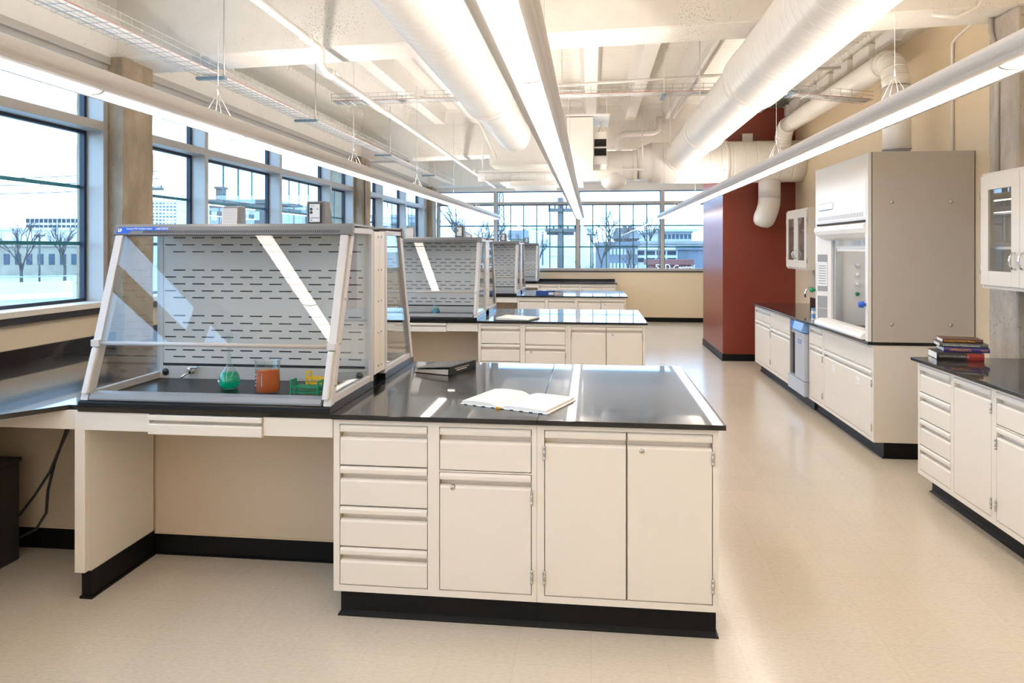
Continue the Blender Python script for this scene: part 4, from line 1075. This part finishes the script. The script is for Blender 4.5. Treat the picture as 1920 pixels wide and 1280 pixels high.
# ------------------------------------------------------------------ binders and the open notebook
t = thing('ring_binder', 'black ring binder lying closed on the nearest worktop beside the hood', 'binder', (-.814, 3.94, WT), R(69))
# local x along the spine (away from the viewer), y to the left across the cover
W_, L_ = .25, .30
b = B(); b.box(0, L_, 0, W_, 0, .003, bev=.001); b.out('back_cover', 'black', t)
b = B(); b.prism([(0, .049), (0, .052), (W_, .026), (W_, .023)], 'x', 0, L_); b.out('front_cover', 'black', t)
b = B(); b.box(0, L_, -.003, .001, 0, .052, bev=.0015)
for k, (x0, x1) in enumerate(((.06, .22), (.075, .19))):
    z = .031 - k * .011; n = 18
    for i in range(n):
        a = x0 + (x1 - x0) * i / n; b.face([(a, -.0034, z), (a + .0055, -.0034, z), (a + .0055, -.0034, z + .005), (a, -.0034, z + .005)], m=1)
b.out('spine', ['black', 'white'], t)
b = B(); b.prism([(.015, .004), (.015, .034), (W_ - .012, .019), (W_ - .012, .004)], 'x', .01, L_ - .012); b.out('papers', 'paper', t)
b = B(); cz = lambda y: .0525 - .026 * y / W_
for rr in (.030, .052):
    n = 26
    for i in range(n):
        a0, a1 = 2 * pi * i / n, 2 * pi * (i + .62) / n
        f = lambda a, q: (.15 + q * 1.6 * cos(a), .115 + q * sin(a), cz(.115 + q * sin(a)) + .0004)
        b.face([f(a0, rr), f(a1, rr), f(a1, rr + .005), f(a0, rr + .005)])
b.out('cover_emblem', 'midgrey', t)
# open notebook
NB = Vector((-.613, 3.239, WT)); e1 = Vector((-.193 + .613, 3.074 - 3.239, 0)); nl = e1.length
t = thing('open_notebook', 'open notebook with white pages on the nearest worktop', 'notebook', NB, math.atan2(e1.y, e1.x))
D_ = .32; mid = nl * .455
b = B(); b.box(-.004, nl + .004, -.004, D_ + .004, 0, .004, bev=.0015); b.out('cover', 'paper', t)
for m_, side in (('paper', 0), ('paper', 1)):
    x0, x1 = ((.006, mid) if side == 0 else (mid, nl - .006)); prof = []
    n = 10
    for i in range(n + 1):
        u = i / n; x = x0 + (x1 - x0) * u
        q = u if side == 0 else 1 - u
        h = .016 + .006 * sin(pi * min(1, q * 1.05)) * (1 if side == 0 else .4) - (.012 * max(0, (q - .86) / .14))
        prof.append((x, h))
    b = B(); b.prism([(x0, .004)] + prof + [(x1, .004)], 'y', 0, D_, smooth=False)
    for k in range(12):
        x = x0 + .02 + k * 0
        y = .03 + k * .022
        xa, xb = x0 + .02, x0 + (x1 - x0) * .8
    b.out('page_block', m_, t)
b = B(); b.box(mid - .012, mid + .012, -.008, -.004, .0, .010, bev=.002); b.out('spine_band', 'ink_gold', t)
b = B()
for k in range(9): b.box(.02 + k * nl / 9.2, .02 + k * nl / 9.2 + .018, -.0048, -.0038, .0, .004)
b.out('cover_edge', 'black', t)
b = B()
for k in range(11):
    y = .035 + k * .024; x0, x1 = mid + .03, nl - .03
    b.face([(x0, y, .0192), (x1, y, .0174), (x1, y + .0012, .0174), (x0, y + .0012, .0192)])
b.out('page_lines', 'label_white', t)
# second bench: white papers on an open black binder
t = thing('open_binder', 'open black binder with white papers on the second worktop', 'binder', (-.98, 7.05, WT), R(-6))
b = B(); b.hexa([(0, 0, 0), (.36, 0, 0), (.42, .27, 0), (.06, .27, 0), (0, 0, .006), (.36, 0, .006), (.42, .27, .006), (.06, .27, .006)]); b.out('cover', 'black', t)
b = B(); b.hexa([(.012, .012, .006), (.35, .012, .006), (.405, .26, .006), (.066, .26, .006), (.012, .012, .03), (.35, .012, .015), (.405, .26, .022), (.066, .26, .036)]); b.out('papers', 'paper', t)
# third bench: blue binder
t = thing('ring_binder', 'blue ring binder lying on the third worktop', 'binder', (-.86, 10.86, WT), R(4))
b = B(); b.box(0, .29, 0, .004, 0, .075, bev=.001); b.hexa([(0, .004, 0), (.29, .004, 0), (.44, .28, 0), (.15, .28, 0), (0, .004, .004), (.29, .004, .004), (.44, .28, .004), (.15, .28, .004)])
b.hexa([(0, .004, .071), (.29, .004, .071), (.44, .28, .03), (.15, .28, .03), (0, .004, .075), (.29, .004, .075), (.44, .28, .034), (.15, .28, .034)]); b.out('cover', 'bluepvc', t)
b = B(); b.hexa([(.01, .01, .004), (.285, .01, .004), (.43, .27, .004), (.155, .27, .004), (.01, .01, .062), (.285, .01, .062), (.43, .27, .026), (.155, .27, .026)]); b.out('papers', 'paper', t)
b = B(); b.box(.20, .28, -.0015, 0, .012, .05); b.box(.10, .17, .06, .12, .066, .0745); b.out('label', 'label_white', t)

# ------------------------------------------------------------------ under the corner worktop
t = thing('black_equipment_cabinet', 'black perforated equipment housing in the dark under the corner worktop', 'equipment', (-3.32, 2.75, 0))
b = B(); b.box(-.34, .3, 0, .62, .0, .52, bev=.01); b.box(-.345, .305, -.008, .63, .52, .54, bev=.004)
for k in range(24):
    b.box(-.32 + k * .025, -.308 + k * .025, -.004, 0, .05, .48)
b.out('housing', 'kneeblack', t)
t = thing('power_cord', 'black power cord hanging below the corner worktop', 'cord', (-2.72, 3.3, .88))
def hang(b, pts): b.tube(pts, .007, n=8)
b = B(); hang(b, [(-.02, .1, 0), (-.02, .09, -.1), (-.05, .08, -.22), (-.09, .06, -.36), (-.12, .05, -.5), (-.13, .05, -.62), (-.17, .03, -.7), (-.25, 0, -.74)])
hang(b, [(-.0, .1, 0), (-.005, .09, -.12), (-.05, .06, -.26), (-.1, .04, -.4), (-.17, .02, -.52), (-.24, 0, -.62)]); b.out('cord', 'black', t)
b = B(); b.box(-.06, .06, -.05, .035, -.09, .06, bev=.008); b.lathe([(.012, .06), (.012, .10), (0, .10)], n=10)
tag(b.out('fire_alarm_pull', 'redp', loc=(-3.53, 10.7, 1.86)), 'small red alarm box on the second window column', 'alarm')
# ------------------------------------------------------------------ the surroundings outside the windows
GZ = -1.2
def ex(name, c, rough=.8): M[name] = mat(name, c, rough, noise=.12, nscale=.6)
ex('x_ground', (.24, .24, .23)); ex('x_road', (.30, .31, .32)); ex('x_white', (.60, .61, .62)); ex('x_pale', (.38, .39, .40)); ex('x_conc', (.24, .235, .22)); ex('x_brick', (.12, .10, .09)); ex('x_redbrick', (.17, .065, .055)); ex('x_letter', (.8, .8, .8))
ex('x_glass', (.03, .05, .075), .3); ex('x_bank', (.12, .115, .075)); ex('x_tree', (.07, .065, .06)); ex('x_pole', (.09, .085, .08)); ex('x_dark', (.035, .045, .06)); ex('x_grey', (.12, .135, .16)); ex('x_roof', (.09, .09, .095)); ex('x_tan', (.28, .25, .19))
b = B(); b.box(-420, 420, 18, 560, GZ - .4, GZ); b.box(-420, -6, -120, 18, GZ - .4, GZ); struct(b.out('ground', 'x_ground'))
def frame_at(px, d):
    """heading square to the sight line at that distance"""
    p = far(px, CY, d); return p
def building(name, label, px0, px1, ytop, d, depth, m, rows=0, cols=0, wm='x_glass', win=(.6, .5), band=None, cat='building', roof=None, base=GZ, extra=None, w0=.08, w1=.95, group=None):
    """block whose front spans px0..px1 as sighted at distance d, roof at ytop"""
    A, C = far(px0, ytop, d), far(px1, ytop, d); H = A.z - base; v = Vector((C.x - A.x, C.y - A.y, 0)); W = v.length
    t = thing(name, label, cat, (A.x, A.y, base), math.atan2(v.y, v.x), group)
    b = B(); b.box(0, W, 0, depth, 0, H); b.box(-.15, W + .15, -.15, depth + .15, H - .25, H + .1); b.out('walls', m, t)
    if rows:
        hz = H * (w1 - w0) / rows; wx = W / cols
        for r in range(rows):
            for c in range(cols):
                b = B(); x = wx * (c + .5); z = H * w0 + hz * (r + .5)
                b.box(x - wx * win[0] / 2, x + wx * win[0] / 2, -.06, .05, z - hz * win[1] / 2, z + hz * win[1] / 2); b.out('window', wm, t)
    if roof:
        b = B(); b.prism([(-.4, H), (depth / 2, H + roof), (depth + .4, H)], 'x', -.4, W + .4); b.out('roof', 'x_roof', t)
    if extra: extra(t, W, H, depth)
    return t
# left-hand view
building('warehouse', 'long low white flat-roofed warehouse beyond the road, seen through the first window', -60, 150, 428, 95, 30, 'x_white')
building('office_block', 'long office block with a dark grid of windows behind the white warehouse', 48, 200, 408, 150, 20, 'x_white', rows=2, cols=18, wm='x_dark', win=(.74, .62), w0=.72, w1=1.0)
building('shop_building', 'low yellowish building in front of the warehouse', -40, 150, 458, 75, 12, 'x_tan', rows=1, cols=9, win=(.5, .4))
building('apartment_tower', 'pale apartment tower with a grid of windows, right of the first column', 284, 331, 376, 230, 18, 'x_white', rows=9, cols=7, win=(.6, .5), wm='x_grey', w0=.45, w1=.98)
def chim(t, W, H, D):
    b = B(); b.box(.15, .8, 1, 1.7, H, H + 1.25); b.box(.05, .9, .9, 1.8, H + 1.1, H + 1.3); b.out('chimney', 'x_brick', t)
building('brick_building', 'dark brick building with a square chimney, seen over the nearest hood', 392, 512, 376, 60, 8, 'x_brick', rows=2, cols=6, wm='x_pale', win=(.5, .4), w0=.4, extra=chim)
building('flat_roofed_building', 'pale building with dark window bands seen between the window mullions', 530, 612, 388, 70, 8, 'x_pale', rows=2, cols=5, wm='x_dark', w0=.4)
building('car_park_block', 'grey block seen through the windows left of the second column', 624, 655, 384, 88, 6, 'x_grey')
building('white_house', 'white building seen through the windows beyond the second column', 696, 800, 404, 80, 15, 'x_pale', rows=2, cols=6, wm='x_grey', w0=.4)
b = B()
P0, P1 = far(-300, 560, 30), far(420, 500, 60)
t = thing('roadside_barrier', 'long pale concrete barrier along the road outside the first window', 'barrier', (-38, 26, GZ), R(58))
b.prism([(-.3, 0), (-.12, .3), (-.1, .95), (.1, .95), (.12, .3), (.3, 0)], 'x', -60, 14); b.out('barrier', 'x_white', t)
b = B(); b.tube([(-60, 0, 1.25), (14, 0, 1.25)], .04, n=6)
for k in range(19): b.tube([(-58 + k * 4, 0, .95), (-58 + k * 4, 0, 1.25)], .03, n=5)
b.out('rail', 'x_pale', t)
t = thing('grassy_bank', 'brownish grassy bank behind the road outside the first window', 'bank', (-56, 34, GZ), R(58))
b = B(); b.prism([(0, 0), (3, 1.5), (8, 1.9), (12, 0)], 'x', -70, 0); b.out('bank', 'x_bank', t)
b = B(); b.box(-70, 14, -8.5, 8.5, 0, .02); tag(b.out('road', 'x_road', loc=(-28, 20, GZ), rot=(0, 0, R(58))), 'pale road outside the first left window', 'road')
# far view
building('white_building', 'large plain white building behind the utility pole', 986, 1112, 425, 85, 30, 'x_white', rows=1, cols=2, wm='x_dark', win=(.03, .85), extra=None)
building('house', 'small house with dark windows left of the white building', 960, 985, 448, 70, 8, 'x_tan', rows=2, cols=4, wm='x_dark', roof=1.0)
def chim2(t, W, H, D):
    for x in (.4, W - .9):
        b = B(); b.box(x, x + .5, 2, 2.8, H + .6, H + 1.9); b.out('chimney', 'x_brick', t)
building('house', 'dark gabled house between bare trees beyond the far windows', 1168, 1196, 447, 95, 8, 'x_brick', roof=1.6, extra=chim2)
building('shop_row', 'low blue-grey building with many windows below the gabled house', 1142, 1196, 455, 62, 10, 'x_grey', rows=2, cols=8, wm='x_pale', win=(.6, .4), w0=.2)
def cap_(t, W, H, D):
    b = B(); b.box(-.8, W + .9, -1, D + 1, H, H + .5); b.out('roof_slab', 'x_pale', t)
building('glass_office', 'glass office building with an overhanging roof beyond the parking garage', 1236, 1297, 434, 120, 20, 'x_pale', rows=3, cols=8, wm='x_glass', win=(.72, .72), w0=.35, extra=cap_)
building('viaduct', 'grey concrete deck with dark openings running behind the parking garage', 1202, 1325, 453, 85, 6, 'x_conc', rows=1, cols=7, wm='x_dark', win=(.85, .2), w0=.25)
building('parking_garage', 'white parking garage with open dark decks beside the brick sign wall', 1190, 1289, 463, 66, 16, 'x_white', rows=2, cols=5, wm='x_dark', win=(.84, .56), w0=.48, w1=.93)
building('grey_building', 'plain blue-grey building at the right of the parking garage', 1291, 1335, 463, 60, 4, 'x_grey')
def sign(t, W, H, D):
    text('ST', .50, 'x_letter', t, (W * .16, -.17, H * .80), (pi / 2, 0, 0), ext=.02); text('D.', .50, 'x_letter', t, (W * .375, -.17, H * .80), (pi / 2, 0, 0), ext=.02)
    text('-Central', .50, 'x_letter', t, (W * .50, -.17, H * .78), (pi / 2, 0, 0), shear=.35, ext=.02, sx=.9)
building('sign_wall', 'red brick wall with white sign lettering outside the far windows', 1215, 1296, 489, 45, .5, 'x_redbrick', cat='sign', extra=sign)
t = thing('utility_cabinet', 'white utility cabinet standing below the utility pole', 'cabinet', far(1046, CY, 34).xy.to_3d() + Vector((0, 0, GZ)), YAW)
b = B(); b.box(-.38, .38, 0, .8, 0, 2.55); b.box(-.45, .45, -.06, .86, 2.5, 2.62); b.out('box', 'x_white', t)
b = B()
for z in (1.5, 1.9, 2.2): b.box(-.02, .12, -.02, 0, z, z + .18)
b.out('vents', 'x_dark', t)
# utility pole with crossarms
def pole(label, px, d, h, r, arms, heads):
    p = far(px, CY, d); t = thing('utility_pole', label, 'utility pole', (p.x, p.y, GZ), YAW)
    b = B(); b.tube([(0, 0, 0), (0, 0, h)], [r * 1.2, r * .9], n=12); b.out('pole', 'x_pole', t)
    for z, w, y in arms:
        b = B(); b.box(-w, w, y - .06, y + .06, z, z + .14); b.out('crossarm', 'x_pole', t)
        for k in range(heads):
            x = -w * .92 + 2 * w * .92 * k / max(1, heads - 1); q = B(); q.lathe([(0, 0), (.025, 0), (.03, .03), (.045, .05), (.025, .08), (.035, .11), (0, .13)], n=8); q.out('insulator', 'x_dark', t, loc=(x, y, z + .14))
    return t
pole('wooden utility pole with crossarms outside the far windows', 1051, 28, 4.9, .125, [(4.33, .50, -.1), (3.52, .62, -.12), (3.40, .55, .14)], 5)
pole('utility pole with a crossarm of insulators outside the second left window', 262, 34, 6.6, .14, [(5.7, 1.2, -.1)], 4)
t = thing('radio_mast', 'slender lattice radio mast beyond the far windows at the left', 'mast', far(940, CY, 130).xy.to_3d() + Vector((0, 0, GZ)))
b = B(); h = 15.
for s in (-1, 1):
    for u in (-1, 1): b.tube([(s * .8, u * .8, 0), (s * .25, u * .25, h)], .06, n=4)
for k in range(14):
    z = k * h / 14; w = .8 - .55 * k / 14; w2 = .8 - .55 * (k + 1) / 14
    for u in (-1, 1): b.tube([(-w, u * w, z), (w2, u * w2, z + h / 14)], .04, n=4); b.tube([(w, u * w, z), (-w2, u * w2, z + h / 14)], .04, n=4)
b.out('lattice', 'x_pole', t)
for px, d, h, lab in ((1108, 55, 3.9, 'lamp post between the utility pole and the house'), (1235, 58, 4.4, 'lamp post at the left of the glass office'), (74, 54, 3.8, 'lamp post in front of the warehouse')):
    p = far(px, CY, d); t = thing('street_lamp', lab, 'street lamp', (p.x, p.y, GZ), YAW)
    b = B(); b.tube([(0, 0, 0), (0, 0, h)], .07, n=6); b.box(-.35, .35, -.12, .12, h, h + .12); b.out('post', 'x_pole', t)
# bare winter trees
def bare_tree(label, px, d, h, seed, spread=.55):
    rnd = random.Random(seed); b = B(); p = far(px, CY, d)
    def grow(o, dr, L, r, lv):
        e = o + dr * L; b.tube([o, o + dr * L * .5 + Vector((rnd.uniform(-.04, .04) * L, rnd.uniform(-.04, .04) * L, 0)), e], [r, r * .85, r * .65], n=4 if lv else 6, cap=False)
        if lv >= 5: return
        for _ in range(3 if lv < 4 else 2):
            a = rnd.uniform(0, 2 * pi); t_ = rnd.uniform(.25, .8) * spread * 1.5
            nd = (dr + Vector((cos(a), sin(a), rnd.uniform(-.1, .35))) * t_).normalized(); grow(o + dr * L * rnd.uniform(.55, 1), nd, L * rnd.uniform(.58, .78), r * .6, lv + 1)
    grow(Vector((0, 0, 0)), Vector((0, 0, 1)), h * .34, h * .02, 0)
    t = b.out('bare_tree', 'x_tree', loc=(p.x, p.y, GZ)); return tag(t, label, 'tree', 'bare winter trees outside')
TR = [(1010, 75, 5.0, 'bare tree in front of the plain white building at its left'), (1180, 50, 3.8, 'low bare tree before the shop row'), (968, 60, 5.0, 'bare tree beside the small house'), (885, 40, 5.2, 'low bare tree outside the left end of the far windows'), (40, 45, 5.6, 'bare tree at the left of the first window, before the warehouse'), (122, 42, 5.4, 'bare tree before the warehouse, next to the outer pier of the first window'), (345, 60, 6.2, 'bare tree right of the apartment tower'), (872, 48, 6.8, 'bare tree outside the far windows at their left end'), (900, 52, 6.6, 'second bare tree outside the far windows from their left end'),
      (930, 60, 7., 'bare tree below the radio mast'), (1128, 52, 5.4, 'bare tree right of the white building'), (1146, 84, 8.4, 'bare tree left of the gabled house'), (1216, 104, 10.2, 'bare tree between the gabled house and the glass office'), (1096, 32, 2.7, 'small bare shrub tree below the white building'), (1310, 104, 5.4, 'bare tree right of the glass office')]
for i, (px, d, h, l) in enumerate(TR): bare_tree(l, px, d, h, 11 + i)
t = thing('overhead_wires', 'overhead wires sagging across the view of the first left windows', 'wires', far(0, CY, 32).xy.to_3d())
b = B()
for k, z in enumerate((4.6, 5.0, 5.35)):
    A, C = far(-500, CY, 32), far(300, CY, 34); A.z = z + .2; C.z = z - .1 + .2; o = t.location
    b.tube([A.lerp(C, i / 12) - Vector((o.x, o.y, 0)) - Vector((0, 0, .5 * sin(pi * i / 12))) for i in range(13)], .018, n=4)
b.out('wires', 'x_dark', t)

# ------------------------------------------------------------------ sky and render look
w = bpy.data.worlds.new('overcast'); SC.world = w; w.use_nodes = True
N, L = w.node_tree.nodes, w.node_tree.links; bg = N['Background']
tc = N.new('ShaderNodeTexCoord'); nz = N.new('ShaderNodeTexNoise'); nz.inputs['Scale'].default_value = 2.2; nz.inputs['Detail'].default_value = 5
mp = N.new('ShaderNodeMapping'); mp.inputs['Scale'].default_value = (1, 1, 4); L.new(tc.outputs['Generated'], mp.inputs[0]); L.new(mp.outputs[0], nz.inputs['Vector'])
rp = N.new('ShaderNodeValToRGB'); rp.color_ramp.elements[0].position = .3; rp.color_ramp.elements[1].position = .7
rp.color_ramp.elements[0].color = (.35, .59, 1.0, 1); rp.color_ramp.elements[1].color = (.50, .73, 1.0, 1)
L.new(nz.outputs['Fac'], rp.inputs[0]); L.new(rp.outputs[0], bg.inputs[0]); bg.inputs[1].default_value = SKY
vs = SC.view_settings; vs.view_transform = 'Standard'; vs.look = 'None'; vs.gamma = 1; vs.use_curve_mapping = False; vs.exposure = EXPO
cy = SC.cycles
cy.max_bounces = 12; cy.diffuse_bounces = 6; cy.glossy_bounces = 5; cy.transmission_bounces = 8; cy.transparent_max_bounces = 40; cy.caustics_reflective = False; cy.caustics_refractive = False
cy.sample_clamp_indirect = 6
